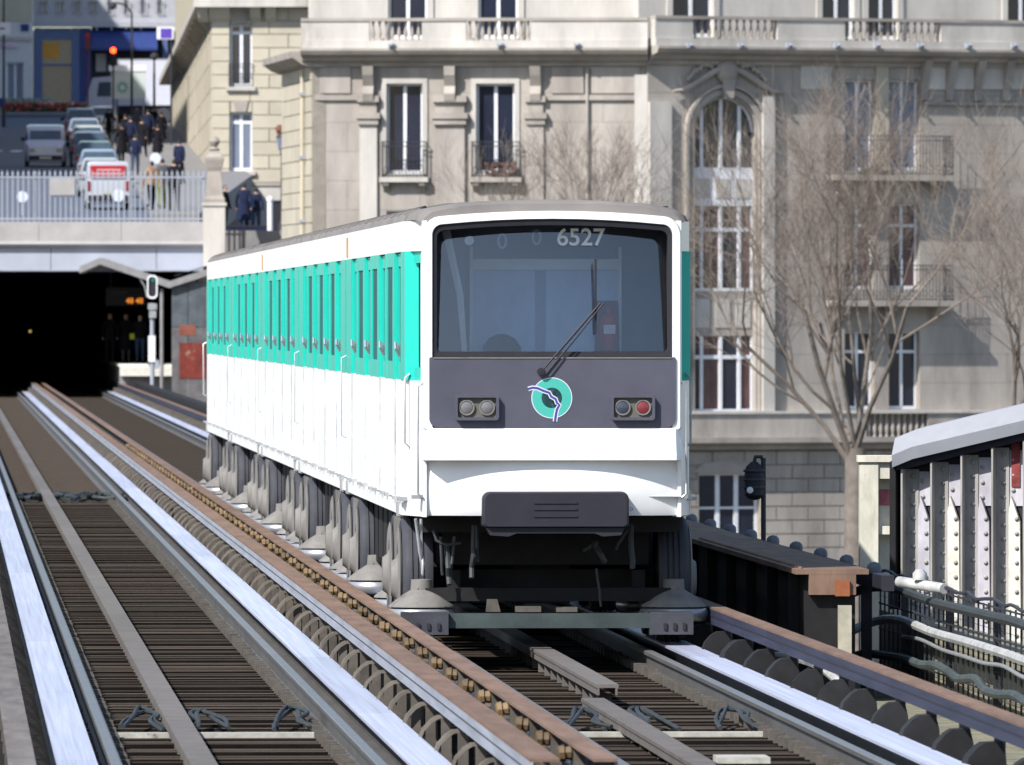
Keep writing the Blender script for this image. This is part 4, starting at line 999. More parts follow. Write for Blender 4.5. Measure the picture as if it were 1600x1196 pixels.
# ------------------------------------------------------------------ people
def person(label, loc, h=1.72, rz=0.0, top=None, legs=None, pose=0, coat=False, group='people in the street', seed=0, hat=None):
    top = top or M_blackcloth; legs = legs or M_blackcloth; rr = random.Random(seed)
    st = (.16+.08*rr.random()) * (1 if pose == 1 else 0.3); k = h/1.72
    V = [(0,0,.93),(0,.0,1.12),(0,.0,1.34),(0,.01,1.47),(0,-.01,1.54),(0,-.025,1.64),(0,-.01,1.72)]
    RD = [.155,.15,.165,.085,.06,.092,.06]
    E = [(0,1),(1,2),(2,3),(3,4),(4,5),(5,6)]
    def chain(start, pts):
        p = start
        for (x,y,z,r) in pts: V.append((x,y,z)); RD.append(r); E.append((p,len(V)-1)); p = len(V)-1
    for s, ph in ((-1,1),(1,-1)):
        y = st*ph
        chain(0, [(s*.10,0,.86,.11),(s*.10,-.02-y*.5+(-.04 if ph<0 and pose==1 else 0),.48,.075),(s*.10,-y*.9,.10,.05),(s*.10,-y*.9-.02,.035,.045),(s*.11,-y*.9-.15,.03,.035)])
        e = (s*.26,-.02+.5*y,1.12); hnd = (s*.25,-.06+.9*y,.88)
        if pose == 2: e = (s*.27,-.06,1.12); hnd = (s*.10,-.24,1.15)
        if pose == 3 and s > 0: e = (s*.27,-.05,1.14); hnd = (s*.2,-.27,1.2)
        chain(2, [(s*.17,0,1.42,.075),(e[0],e[1],e[2],.052),(hnd[0],hnd[1],hnd[2],.036),(hnd[0]*.98,hnd[1]-.03,hnd[2]-.08,.038)])
    me = bpy.data.meshes.new('person'); me.from_pydata(V, E, [])
    ob = bpy.data.objects.new('tmp', me); COL.objects.link(ob)
    ob.modifiers.new('s','SKIN'); ob.modifiers.new('d','SUBSURF').levels = 1
    sv = me.skin_vertices[0].data
    for i, r in enumerate(RD): sv[i].radius = (r, r*(.78 if i < 3 else 1)); 
    sv[0].use_root = True
    nm = bpy.data.meshes.new_from_object(ob.evaluated_get(bpy.context.evaluated_depsgraph_get())); nm.name = 'person'
    bpy.data.objects.remove(ob, do_unlink=True)
    for mm in (top, legs, M_skin, M_hair, M_black): nm.materials.append(mm)
    for p in nm.polygons:
        c = p.center; p.use_smooth = True
        if c.z > 1.50: i = 3 if (c.z > 1.665 or (c.y > .005 and c.z > 1.56)) else 2
        elif c.z < .09: i = 4
        elif c.z < .88 and abs(c.x) < .2: i = 1
        elif math.hypot(abs(c.x)-.25, 0) < .07 and c.z < .87 and pose < 2: i = 2
        else: i = 0
        p.material_index = i
    o = link('person', nm, None, loc, rz, (k,k,k)); tag(o, label, 'person', group)
    if coat:
        m = MB(); rg = []
        for z,rx_,ry in ((1.0,.19,.15),(.85,.22,.17),(.60,.25,.20),(.46,.26,.21)): rg.append([(rx_*math.cos(2*math.pi*i/12), ry*math.sin(2*math.pi*i/12), z) for i in range(12)])
        m.loft(rg, caps=False).build('coat_skirt', top, o, smooth=True)
    return o
def person_at(label, u, Y, zg_, **kw):
    return person(label, (XU(u,Y), Y, zg_), **kw)
FACE = 0.0                                                     # built looking towards the camera; turned round to walk uphill
g1 = 'people waiting on the platform'
person_at('man in dark coat, leftmost of three people waiting on the platform', 172, YP+8, .95, h=1.72, group=g1, seed=1)
person_at('person in long dark coat, middle of three waiting on the platform', 197, YP+8, .95, h=1.70, pose=3, coat=True, legs=M_greycloth, group=g1, seed=2)
p3 = person_at('person in dark jacket with yellow bag, nearest the signal on the platform', 219, YP+5, .95, h=1.66, pose=2, legs=M_jean, group=g1, seed=3)
MB().box(-.36,-.20,-.12,.02,.85,1.05).build('yellow_bag', mat('yellow_bag', (.55,.60,.03), .6), p3)
tz = 5.45
person_at('man in navy coat walking away beside the stone pillar', 381, 404, tz, h=1.78, rz=math.pi, top=M_navy, legs=M_navy, pose=1, coat=True, group='couple walking past the pillar', seed=4)
person_at('shorter person in dark jacket walking with the navy coated man', 400, 404.6, tz, h=1.62, rz=math.pi, top=M_navy, legs=M_jean, pose=1, group='couple walking past the pillar', seed=5)
person_at('dark figure half hidden behind the stone pillar', 351, 403, tz, h=1.70, rz=1.2, top=M_blackcloth, group='couple walking past the pillar', seed=6)
ppl = [('person in black coat under the traffic light, furthest up the pavement', 170, 575, dict(top=M_blackcloth)),
 ('tall person in black jacket in the middle of the pavement crowd', 196, 545, dict(top=M_blackcloth,pose=1)),
 ('person in navy coat left of the lamp post on the pavement', 204, 530, dict(top=M_navy,pose=1)),
 ('person in dark skirt and coat walking right of the lamp post', 222, 520, dict(top=M_blackcloth,coat=True,pose=1)),
 ('person in a dark red scarf standing at the building side', 252, 545, dict(top=M_blackcloth,coat=True)),
 ('broad person in long black coat with yellow bag', 246, 505, dict(top=M_blackcloth,coat=True,pose=1)),
 ('person in teal jeans walking just above the round sign', 211, 470, dict(top=M_navy,legs=M_jean,pose=1)),
 ('person in dark hood alone close to the cream wall', 280, 450, dict(top=M_navy,pose=1)),
 ('person in black hat and coat beside the dark green car', 190, 500, dict(top=M_blackcloth,coat=True)),
 ('person in navy jacket between the lamp posts', 231, 555, dict(top=M_navy,pose=1)),
 ('person in grey coat in front of the truck wheels', 214, 590, dict(top=M_greycloth,coat=True)),
 ('person in black at the foot of the straight lamp post', 240, 578, dict(top=M_blackcloth)),
 ('person in tan coat behind the fence', 238, 396, dict(top=M_tan,pose=1)),
 ('person in olive trousers behind the fence', 254, 399, dict(top=M_greycloth,legs=M_olive,pose=1)),
 ('person in black jacket behind the right end of the fence', 272, 395, dict(top=M_blackcloth,pose=1))]
for i,(lb,u,Y,kw) in enumerate(ppl):
    person_at(lb, u, Y, road_z(Y)+.13, h=1.62+.04*(i%5), rz=math.pi+(.5-(i%4)*.3), seed=20+i, group='people on the uphill pavement', **kw)

# ------------------------------------------------------------------ vehicles
M_glasscar = mat('car_glass', (.05,.075,.10), .08, var=.2, spec=.7)
M_tail = mat('tail_lamp', (.22,.012,.015), .3, var=.1); M_plate = mat('number_plate', (.42,.42,.36), .5, var=.05)
def vehicle(name, label, cat, X, Y, col, kind='hatch', rz=0.0, L=4.0, W=1.72, H=1.46, group='cars queueing up the street', z=None):
    t = thing(name, label, cat, (X, Y, road_z(Y) if z is None else z), rz, group)
    paint = mat('paint_%02d%02d%02d' % tuple(int(c*99) for c in col), col, .3, var=.05, spec=.5, coat=.5)
    w2 = W/2; van = kind == 'van'
    # stations along y (rear at -L/2): (y, sill half, belt half, belt z, roof half, roof z)
    b = H*.60
    if van: st = [(-L/2,.94,.96,b,.88,H*.90),(-L/2+.06,.97,.99,b,.90,H*.985),(L*.02,.98,1,b,.90,H),(L*.20,.98,1,b,.88,H*.97),(L*.33,.97,.98,b,.80,b+.06),(L*.44,.92,.92,b*.92,.72,b*.94),(L/2,.80,.80,b*.74,.62,b*.76)]
    else: st = [(-L/2,.86,.88,b*.80,.80,b*.84),(-L/2+.10,.94,.96,b,.86,b+.03),(-L/2+.55,.97,.99,b,.76,H*.96),(-L*.15,.98,1,b,.76,H),(L*.08,.98,1,b,.75,H*.97),(L*.25,.97,.99,b,.80,b+.03),(L*.42,.92,.93,b*.92,.76,b*.94),(L/2,.80,.80,b*.70,.66,b*.72)]
    rg = []
    for y,a,c,zb1,r,zr in st:
        hp = [(w2*a*.95,.20),(w2*a,.34),(w2*c,zb1*.78),(w2*c*.985,zb1),(w2*r*.99,zr-.06 if zr-zb1>.2 else zr-.01),(w2*r*.85,zr)]
        rg.append([(x,y,z_) for x,z_ in hp] + [(-x,y,z_) for x,z_ in reversed(hp)])
    MB().loft(rg).build('body', paint, t, smooth=True)
    def pane(p, nm='window'):
        MB().add(p, [(0,1,2,3)]).build(nm, M_glasscar, t)
    if van:
        f0, f1 = st[4], st[3]; pane([(-w2*.76,f0[0]+.02,f0[5]+.03),(w2*.76,f0[0]+.02,f0[5]+.03),(w2*.74,f1[0]+.10,H*.90),(-w2*.74,f1[0]+.10,H*.90)], 'windscreen')
        pane([(-w2*.78,-L/2-.012,b+.05),(w2*.78,-L/2-.012,b+.05),(w2*.78,-L/2-.004+.012,H*.86),(-w2*.78,-L/2-.004+.012,H*.86)], 'rear_window')
    else:
        r0, r1 = st[1], st[2]; pane([(-w2*.80,r0[0]-.005,r0[5]+.05),(w2*.80,r0[0]-.005,r0[5]+.05),(w2*.66,r1[0]-.10,r1[5]-.06),(-w2*.66,r1[0]-.10,r1[5]-.06)], 'rear_window')
        f0, f1 = st[5], st[4]; pane([(-w2*.76,f0[0]-.02,f0[5]+.04),(w2*.76,f0[0]-.02,f0[5]+.04),(w2*.68,f1[0]+.08,f1[5]-.04),(-w2*.68,f1[0]+.08,f1[5]-.04)], 'windscreen')
    for s in (-1,1):
        ya, yb = (L*.0, L*.26) if van else (-L/2+.55, L*.20)
        pane([(s*(w2*.995),ya,b+.03),(s*(w2*.995),yb,b+.03),(s*w2*.86,yb-.3,H*.90),(s*w2*.86,ya+.1,H*.90)], 'side_window')
        for y in (-L*.31, L*.32):
            o = MB().lathe([(.30,-.09),(.31,-.07),(.31,.07),(.30,.09)], (s*(w2-.10),y,.31), 'x', 16).build('wheel', M_tyre, t)
            MB().lathe([(.19,0),(.18,s*.012),(.0001,s*.015)], (s*(w2-.01),y,.31), 'x', 12).build('rim', M_steel, o)
        MB().box(*sorted((s*w2*.99,s*(w2+.16))), L*.16, L*.22, b+.02, b+.17).build('mirror', M_black, t)
        MB().box(*sorted((s*w2*.78,s*w2*.92)), -L/2-.035, -L/2+.05, .62, b*.95).build('tail_lamp', M_tail, t)
        MB().box(*sorted((s*w2*.52,s*w2*.78)), L/2-.06, L/2+.02, b*.55, b*.70).build('headlamp', M_lensg, t)
    MB().box(-w2*.86,w2*.86,-L/2-.06,-L/2+.05,.26,.46).build('rear_bumper', M_black if van else paint, t)
    MB().box(-w2*.80,w2*.80,L/2-.06,L/2+.07,.24,.46).build('front_bumper', M_black, t)
    MB().box(-.26,.26,-L/2-.066,-L/2-.061,.50,.61).build('number_plate', M_plate, t)
    MB().box(-.26,.26,L/2+.071,L/2+.076,.30,.41).build('number_plate', M_plate, t)
    return t
hd = math.atan(.0427)
def queue(label, u, Y, col, **kw): return vehicle(kw.pop('name','car'), label, kw.pop('cat','car'), XU(u,Y), Y, col, rz=hd, **kw)
vehicle('van', 'silver van facing the camera left of the queue of cars', 'van', XU(71,500), 500, (.42,.43,.52), 'van', math.pi+hd, 4.1, 1.80, 1.82)
v1 = queue('white van with a red panel at the tail of the queue behind the fence', 168, 405, (.40,.41,.45), name='van', cat='van', kind='van', L=4.2, W=1.6, H=1.68)
MB().box(-.62,.62,-2.15,-2.125,1.06,1.50).build('red_panel', M_red, v1); MB().box(-.5,.5,-2.156,-2.151,1.18,1.25).box(-.4,.45,-2.156,-2.151,1.32,1.38).build('panel_lettering', mat('pinkish', (.6,.3,.32), .6), v1)
queue('pale car directly in front of the white van with red panel', 157, 428, (.30,.32,.33))
queue('blue grey car third from the tail of the queue', 154, 450, (.19,.23,.31))
queue('dark blue hatchback beside the silver van', 140, 500, (.05,.07,.13), H=1.52)
queue('silver car ahead of the dark blue hatchback', 137, 528, (.42,.44,.43))
queue('blue grey estate car nearest the flower bed', 126, 588, (.12,.16,.24), H=1.6)
queue('dark green car just behind the dark blue hatchback', 148, 474, (.06,.09,.09))
queue('grey blue car between the silver car and the estate car', 132, 556, (.22,.26,.33))
queue('small white car waiting close to the traffic light', 160, 612, (.6,.62,.62), L=3.6, W=1.6)
# box truck across the top of the street
Yt = 648.0; zt_ = road_z(Yt)
tk = thing('box_truck', 'white box truck at the top of the street under the lamps', 'truck', (XU(236,Yt), Yt, zt_), R(-24)); tk.scale = (1.12,1.12,1.16)
MB().box(-1.3,2.0,-1.15,1.15,.95,3.15).build('cargo_box', mat('truck_white', (.48,.49,.56), .5, var=.05), tk)
MB().box(-1.32,2.02,-1.17,1.17,3.151,3.2).build('box_rim', M_steel, tk)
MB().prism([(-3.1,.5),(-3.1,1.35),(-2.75,2.3),(-1.45,2.4),(-1.45,.5)], -1.05, 1.05, 'y').build('cab', mat('truck_white', (.6,.6,.6)), tk)
MB().add([(-2.5,-1.06,1.4),(-1.7,-1.06,1.4),(-1.7,-1.06,2.1),(-2.4,-1.06,2.1)],[(0,1,2,3)]).build('cab_window', M_glasscar, tk)
MB().box(-1.3,2.0,-1.0,1.0,.5,.94).build('chassis', M_black, tk)
for x in (-2.2,1.2):
    for y in (-.98,.98): MB().lathe([(.40,-.12),(.42,-.08),(.42,.08),(.40,.12)], (x,y,.42), 'y', 18).build('wheel', M_tyre, tk)
# white hoarding with green wheel emblem
hb = thing('white_sign_board', 'white board with a green sun emblem in front of the truck', 'sign', (XU(200,Yt-14), Yt-14, road_z(Yt-14)))
yb_ = Yt-14; zz3 = lambda v: ZV(v,yb_)-road_z(yb_)
MB().box(-.92,.98,0,.10,zz3(155),zz3(112)).build('board', mat('board_pale', (.50,.56,.54), .6, var=.05), hb)
MB().box(-1.05,1.0,-.06,.25,zz3(111.5),zz3(102)).build('board_cap', M_frame, hb)
for x in (-.8,.85): MB().box(x-.04,x+.04,.02,.08,0,zz3(155)-.001).build('leg', M_fence, hb)
m = MB(); cx,cz,nn = -.30, zz3(137), 20
M_gr = mat('emblem_green', (.02,.22,.17), .6)
vs = [(cx+r*math.cos(2*math.pi*k/nn),-.006,cz+r*math.sin(2*math.pi*k/nn)) for r in (.17,.25) for k in range(nn)]
m.add(vs, [(k,(k+1)%nn,nn+(k+1)%nn,nn+k) for k in range(nn)])
for k in range(10):
    a = 2*math.pi*k/10; c_,s_ = math.cos(a),math.sin(a); m.add([(cx+r*c_-q*s_,-.006,cz+r*s_+q*c_) for r,q in ((.29,.03),(.29,-.03),(.37,-.03),(.37,.03))],[(0,1,2,3)])
m.add([(cx+.5,-.006,cz+.28),(cx+.6,-.006,cz+.28),(cx+.6,-.006,cz+.36),(cx+.5,-.006,cz+.36)],[(0,1,2,3)])
o = m.build('emblem', M_gr, hb)

# ------------------------------------------------------------------ far end of the street
Ye = 716.0; ze = road_z(Ye)
sb = thing('shop_building', 'grey blue fronted shop building closing the top of the street', 'building', (XU(160,Ye), Ye, ze))
FS = Fac(sb, XU(52,Ye), Ye, R(2))
M_shop = mat('shop_blue', (.10,.14,.27), .5, var=.15); M_shopdk = mat('shop_dark_blue', (.025,.045,.17), .5, var=.15); M_facade = mat('shaded_facade', (.40,.40,.43), .9, var=.1)
hsw = []
for i in range(8):
    u0 = 64+i*26; hsw.append(FS.rect(u0,u0+9,-60,22))
backing(FS, 0, FS.t(300), FS.z(36,150), FS.z(-140,150), hsw, m=M_facade, y0=0)
for r in hsw:
    window(FS, r, cols=2, fw=.06); 
    railing(FS, r[0]-.1, r[1]+.1, r[2], r[2]+.75, .15, .14, scroll=False, returns=False)
FS.put(MB().box(-.1,FS.t(300),-.35,.3,FS.z(36.5,150)-.25,FS.z(36.5,150)), 'string_course', M_facade)
FS.put(MB().box(0,FS.t(300),.5,.8,0+ze,FS.z(48,150)), 'shop_back', M_black)
for u0,u1 in ((53,66),(112,124),(124.2,143),(254,262)):
    FS.put(MB().box(FS.t(u0),FS.t(u1),-.06,.49,ze,FS.z(37.5,150)-.25), 'shop_pier', M_shop if u0 != 124.2 else M_shopdk)
FS.put(MB().box(FS.t(66)+.01,FS.t(112)-.01,-.04,.49,FS.z(62,90),FS.z(37.5,150)-.26), 'shop_fascia', M_shop)
FS.put(MB().box(FS.t(66)+.01,FS.t(112)-.01,-.02,.3,FS.z(103,90),FS.z(100,90)), 'shop_transom', M_shop)
FS.put(MB().box(FS.t(67),FS.t(93),.28,.32,FS.z(92,80),FS.z(68,80)), 'lit_display', mat('amber_display', (.35,.19,.03), .5, emit=((1,.5,.08),.03)))
FS.put(MB().box(FS.t(66)+.01,FS.t(112)-.01,.33,.36,ze+.6,FS.z(62,90)), 'shop_glass', M_glasscar)
FS.put(MB().prism([(.4,FS.z(40,190)),(-1.3,FS.z(76,190)),(-1.3,FS.z(80,190)),(.4,FS.z(44,190))], FS.t(143)+.01, FS.t(246), 'x'), 'awning', M_shopdk)
for i in range(4):
    u = 150+i*23; FS.put(MB().box(FS.t(u),FS.t(u)+.10,-.10,-.02,FS.z(47,190),FS.z(39,190)), 'awning_lamp', M_frame)
FS.put(MB().box(FS.t(150),FS.t(166),.25,.3,FS.z(112,158),FS.z(84,158)), 'shop_menu', M_conc)
# white corner house at far left
wh = thing('white_house', 'white house with small signs at the far left end of the street', 'building', (XU(20,Ye-2), Ye-2, ze))
FH = Fac(wh, XU(-40,Ye-2), Ye-2, 0.0)
dr = [FH.rect(10,37,98,158), FH.rect(-34,-4,98,158)]
backing(FH, 0, FH.t(52)-.02, ze, FH.z(-140,20), dr, m=mat('white_render', (.60,.60,.60), .9, var=.08), y0=0)
for r in dr: window(FH, r, cols=2, pane=M_curtain, fw=.08)
FH.put(MB().box(0,FH.t(52)-.02,-.12,-.001,FH.z(64,20),FH.z(58,20)), 'ledge', M_stonew)
FH.put(MB().box(0,FH.t(50),-.05,-.001,FH.z(34,20),FH.z(-40,20)), 'upper_band', M_cream)
FH.put(MB().box(FH.t(2),FH.t(29),-.14,-.121,FH.z(75,20),FH.z(66,20)), 'name_board', mat('pinkish_board', (.62,.5,.6), .6))
FH.put(MB().box(FH.t(33),FH.t(45),-.10,-.05,FH.z(49,20),FH.z(38,20)), 'blue_plaque', M_shopdk)
# flower bed
Yf = 690.0; zf_ = road_z(Yf)
fbx = thing('flower_bed', 'long bed of red and pink flowers at the top of the street', 'flower bed', (XU(60,Yf), Yf, zf_))
x0,x1 = XU(-20,Yf)-fbx.location.x, XU(134,Yf)-fbx.location.x
MB().box(x0,x1,-.2,1.4,0,.30).build('kerb', M_pave, fbx); MB().box(x0,x1,-.3,-.201,.0,.12).build('kerb_foot', M_road, fbx)
rr = random.Random(5)
for nm, ms, cnt, zz0, zz1 in (('foliage', mat('bed_leaves', (.08,.11,.06), .9, var=.4), 900, .30, .75), ('red_flowers', mat('red_petals', (.50,.08,.07), .8, var=.3), 700, .45, .80), ('pink_flowers', mat('pink_petals', (.62,.38,.30), .8, var=.3), 160, .5, .85), ('grey_foliage', mat('silver_leaves', (.30,.36,.32), .9, var=.3), 500, .75, 1.1)):
    m = MB()
    for i in range(cnt):
        x = rr.uniform(x0,x1-(2.0 if nm == 'grey_foliage' else 0)); y = rr.uniform(0,1.2) if nm != 'grey_foliage' else rr.uniform(.9,1.35); z = rr.uniform(zz0,zz1); q = rr.uniform(.05,.10); a = rr.uniform(0,3.14); b = rr.uniform(-.6,.6)
        m.add([(x+dx*q*math.cos(a), y+dx*q*math.sin(a)+dz*q*b, z+dz*q) for dx,dz in ((-1,-1),(1,-1),(1,1),(-1,1))],[(0,1,2,3)])
    o = m.build(nm, ms, fbx); o['kind'] = 'stuff'
# --- cream building right of the street
YC = 480.0
cr = thing('cream_building', 'sunlit cream stone building with tall windows right of the street', 'building', (XU(390,YC), YC, 0))
FC = Fac(cr, XU(331,YC), YC, R(-4))
wc = [FC.rect(359,394,38,136), FC.rect(359,394,176,268)]
xw = FC.t(500); zt3 = FC.z(12,380)
backing(FC, 0, xw, 4.0, zt3, wc, m=M_joint)
stones(FC, 0, xw, FC.z(285,380), zt3, wc, .54, 1.6, M_cream, joint=.035, proud=.05, seed=9)
FC.put(MB().box(0,xw,-.06,.03,4.0,FC.z(291,380)), 'plinth', M_stonew); FC.put(MB().box(-.05,xw,-.12,.03,FC.z(290.9,380),FC.z(285.2,380)), 'plinth_course', M_stonet)
for i, r in enumerate(wc):
    window(FC, r, cols=2, fw=.09, trans=(.86 if i == 0 else .83), pane=(M_pane if i == 0 else M_curtain))
    FC.put(MB().box(r[0]-.15,r[1]+.15,-.18,.02,r[2]-.16,r[2]-.001), 'window_sill', M_stonew)
    FC.put(MB().prism([(r[0]+.25,r[3]+.02),(r[0]+.15,r[3]+.5),(r[1]-.15,r[3]+.5),(r[1]-.25,r[3]+.02)], -.09, -.021, 'y'), 'keystone', M_stonet)
r = wc[0]; railing(FC, r[0]-.02, r[1]+.02, r[2]+.02, r[2]+.95, .14, .11)
for u in (318,336,352,400,424):
    x = FC.t(u); FC.put(MB().prism([(-.021,FC.z(35,380)),(-.25,FC.z(28,380)),(-.5,FC.z(12,380)),(-.021,FC.z(12,380))], x-.22, x+.22, 'x'), 'cornice_bracket', M_cream)
FC.put(MB().box(-.7,xw,-.75,.5,zt3+.001,zt3+.35), 'balcony_slab', M_stonew)
FC.put(MB().box(-.2,xw,.2,.6,zt3+.351,zt3+9), 'upper_wall', M_cream)
railing(FC, -.6, xw, zt3+.36, zt3+1.3, .65, .13)
# street side of the cream building, receding
xs0, ys0 = FC.X0, FC.Y0
FCs = Fac(cr, XU(268,640), 640.0, math.atan2(ys0-640, xs0-XU(268,640)))
LS = math.hypot(ys0-640, xs0-XU(268,640))
holes = []
for j in range(9):
    for z0 in (9.5, 13.2): holes.append((LS-6-j*15, LS-3.4-j*15, z0+ (0.028*15*j), z0+2.6+(0.028*15*j)))
backing(FCs, 0, LS, 4.0, zt3, holes, m=M_joint); 
stones(FCs, 0, LS, 7.5, zt3, holes, 1.08, 9.0, M_cream, joint=.04, proud=.05, seed=10)
for h in holes: window(FCs, h, cols=2, fw=.09)
FCs.put(MB().box(0,LS,-.08,.03,4.0,7.5), 'plinth', M_stonew)
FCs.put(MB().box(0,LS+.6,-.7,.5,zt3+.001,zt3+.35), 'balcony_slab', M_stonew)
FCs.put(MB().box(0,LS,.2,.6,zt3+.351,zt3+9), 'upper_wall', M_cream)
for j in range(12): FCs.put(MB().prism([(-.021,zt3-.7),(-.3,zt3-.5),(-.6,zt3-.05),(-.021,zt3-.05)], LS-1-j*9, LS-.4-j*9, 'x'), 'cornice_bracket', M_cream)
# unseen houses added on the left, heights set to shade the street
for j in range(4):
    ya, yb2 = (412,458,545,635)[j], (458,545,635,718)[j]-.3; x = street_x(ya)-13.5
    o = thing('shading_house', 'unseen pale stone house shading the street from the left pavement, %s' % ('the low one nearest the bridge','facing the silver van','facing the blue grey estate car','the tallest, next to the flower bed')[j], 'building', (x, ya, road_z(ya)), hd, 'houses on the left of the street')
    ht = (8.0,19.0,26.0,28.0)[j]; MB().box(-9,0,0,yb2-ya,-8,ht).build('wall', M_facade, o); MB().prism([(-9,ht+.001),(-8,ht+3),(-1,ht+3),(0,ht+.001)], 0, yb2-ya, 'y').build('roof', M_zinc, o)
    for f in range((2,5,7,7)[j]):
        for q in range(5 if j == 0 else 8):
            MB().box(.001,.05,4+q*9,5.4+q*9,1.5+f*3.5,3.7+f*3.5).build('window', M_pane, o)

# ------------------------------------------------------------------ street furniture
def lamp_post(label, u, Y, zg_, vt, style):
    t = thing('street_lamp', label, 'street lamp', (XU(u,Y), Y, zg_), 0, 'street lamps'); h = ZV(vt,Y)-zg_
    if style == 'lantern':
        MB().lathe([(.16,0),(.15,.3),(.09,.45),(.06,.6),(.05,h-.9),(.08,h-.85),(.06,h-.75)], n=10).build('post', M_iron, t, smooth=True)
        MB().lathe([(.08,h-.749),(.13,h-.70),(.20,h-.30),(.20,h-.28)], n=6).build('lantern_glass', M_curtain, t)
        MB().lathe([(.22,h-.279),(.20,h-.22),(.08,h-.1),(.03,h-.05),(.03,h),(.0001,h+.02)], n=8).build('lantern_roof', M_iron, t)
    else:
        MB().lathe([(.12,0),(.10,.8),(.07,1.0),(.06,h-1)], n=10).build('post', M_iron, t, smooth=True)
        pts = [(0,0,h-1),(0,0,h-.4),(-.25,0,h-.05),(-.7,0,h+.1),(-1.0,0,h+.08)]
        if style == 'straight': pts = [(0,0,h-1),(0,0,h)]
        MB().tube(pts, .05, 8).build('arm', M_iron, t, smooth=True)
        q = pts[-1]; MB().lathe([(.05,.05),(.2,-.05),(.22,-.2),(.12,-.3),(.0001,-.32)], (q[0],0,q[2]), 'z', 12).build('lamp_head', M_iron, t, smooth=True)
    return t
lamp_post('curved black street lamp over the traffic light', 206, 600, road_z(600)+.13, 8, 'curve')
lamp_post('straight dark lamp post in front of the white truck', 241, 585, road_z(585)+.13, 84, 'straight')
lamp_post('old lantern style street lamp beside the cream building', 441, 405, 5.45, 203, 'lantern')
lamp_post('dark post at the far left carrying a white sign', 6, 640, road_z(640), -20, 'straight')
tf = thing('traffic_light', 'traffic light showing red above the queue of cars', 'traffic light', (XU(177,598), 598, road_z(598)+.13))
h = ZV(74,598)-tf.location.z
MB().tube([(0,.1,0),(0,.1,h)], .05, 8).build('post', M_iron, tf, smooth=True); MB().box(-.17,.17,-.1,.049,h-.98,h).build('case', M_black, tf)
for i, mm in enumerate((mat('red_light', (.6,.03,.01), .4, emit=((1,.05,.01),6.0)), M_black, M_black)):
    MB().lathe([(.15,-.101),(.14,-.13),(.0001,-.15)], (0,0,h-.17-.32*i), 'y', 16).build('lens', mm, tf, smooth=True)
tf2 = thing('traffic_light', 'maroon traffic light in front of the blue shop', 'traffic light', (XU(137,640), 640, road_z(640)))
h = ZV(52,640)-tf2.location.z; MB().tube([(0,.1,0),(0,.1,h)], .05, 8).build('post', mat('maroon_post', (.12,.03,.05), .6), tf2); MB().box(-.15,.15,-.1,.049,h-.9,h).build('case', mat('maroon_post', (.12,.03,.05)), tf2)
MB().lathe([(.12,-.101),(.10,-.13),(.0001,-.14)], (0,0,h-.16), 'y', 14).build('lens', M_red, tf2)
def disc_sign(label, u, v, r_px, Y, m, post=True, name='round_sign'):
    c = P(u,v,Y); zg_ = road_z(Y) ; t = thing(name, label, 'sign', (c.x,Y,zg_), 0, 'round sign backs'); r = r_px*Y/F
    MB().lathe([(r*.98,.012),(r,0),(r*.97,-.012),(.0001,-.016)], (0,0,c.z-zg_), 'y', 24).build('disc', m, t, smooth=True)
    MB().tube([(0,.05,0),(0,.05,c.z-zg_+r*.6)], .03, 8).build('post', M_fence, t)
M_disc = mat('sign_back_pale', (.55,.58,.66), .5, var=.06)
disc_sign('pale round sign disc behind the fence at the left', 35, 308, 9, 394, M_disc)
disc_sign('pale round sign disc in front of the white van', 185, 306, 10, 396, M_disc)
disc_sign('pale round sign disc above the right part of the fence', 243, 248, 9, 402, M_disc)
disc_sign('blue and white round sign at the left edge of the street', 1, 160, 7, 600, M_shopdk)
o = thing('hanging_sign', 'white and purple square sign on a bracket high on the cream building side', 'sign', (XU(258,560),560,road_z(560)))
z = ZV(52,560)-road_z(560); MB().box(-.40,.42,-.05,.05,z-.30,z+.30).build('panel', M_frame, o); MB().box(-.22,.34,-.06,-.051,z-.26,z+.22).build('purple_field', mat('purple', (.10,.06,.40), .5), o)
MB().tube([(.3,.1,0),(.3,.1,z+.1)], .05, 8).build('post', M_iron, o)
o = thing('white_sign', 'white square sign with a black mark at the upper left', 'sign', (XU(5,638),638,road_z(638)))
z = ZV(45,638)-road_z(638); MB().box(-.5,.40,-.16,-.12,z-.34,z+.34).build('panel', M_frame, o); MB().box(-.3,.1,-.166,-.161,z-.05,z+.04).build('mark', M_black, o)
for u, Y, v, lb in ((441,404,203,'brown hanging flower basket on the old lantern post'),(478,370,193,'brown hanging flower basket on the corner wall')):
    c = P(u,v,Y-.5); t = thing('flower_basket', lb, 'flower basket', tuple(c), 0, 'hanging flower baskets'); rr = random.Random(u); m = MB()
    for i in range(160):
        d = Vector((rr.gauss(0,1),rr.gauss(0,1),rr.gauss(0,1))).normalized()*rr.uniform(.08,.22); q = .04
        m.add([(d.x*1.1+dx*q,d.y+dx*q*rr.uniform(-1,1),d.z*.75+dz*q) for dx,dz in ((-1,-1),(1,-1),(1,1),(-1,1))],[(0,1,2,3)])
    f = m.build('dry_foliage', mat('dry_brown_foliage', (.22,.10,.06), .9, var=.4), t); f['kind'] = 'stuff'
    MB().tube([(0,.02,-.2),(0,.02,-.75)], .02, 6).tube([(0,.02,.1),(0,.5,.25)], .02, 6).build('bracket', M_iron, t)
hd_ = thing('dark_hoarding', 'low dark blue barrier in front of the walking couple', 'barrier', (XU(385,398), 398, 5.45))
MB().box(XU(356,398)-hd_.location.x, XU(416,398)-hd_.location.x, -.05, .05, -1.2, .18).build('panel', M_navy, hd_); MB().box(XU(352,398)-hd_.location.x, XU(418,398)-hd_.location.x, -.07, .07, .181, .24).build('rail', M_black, hd_)
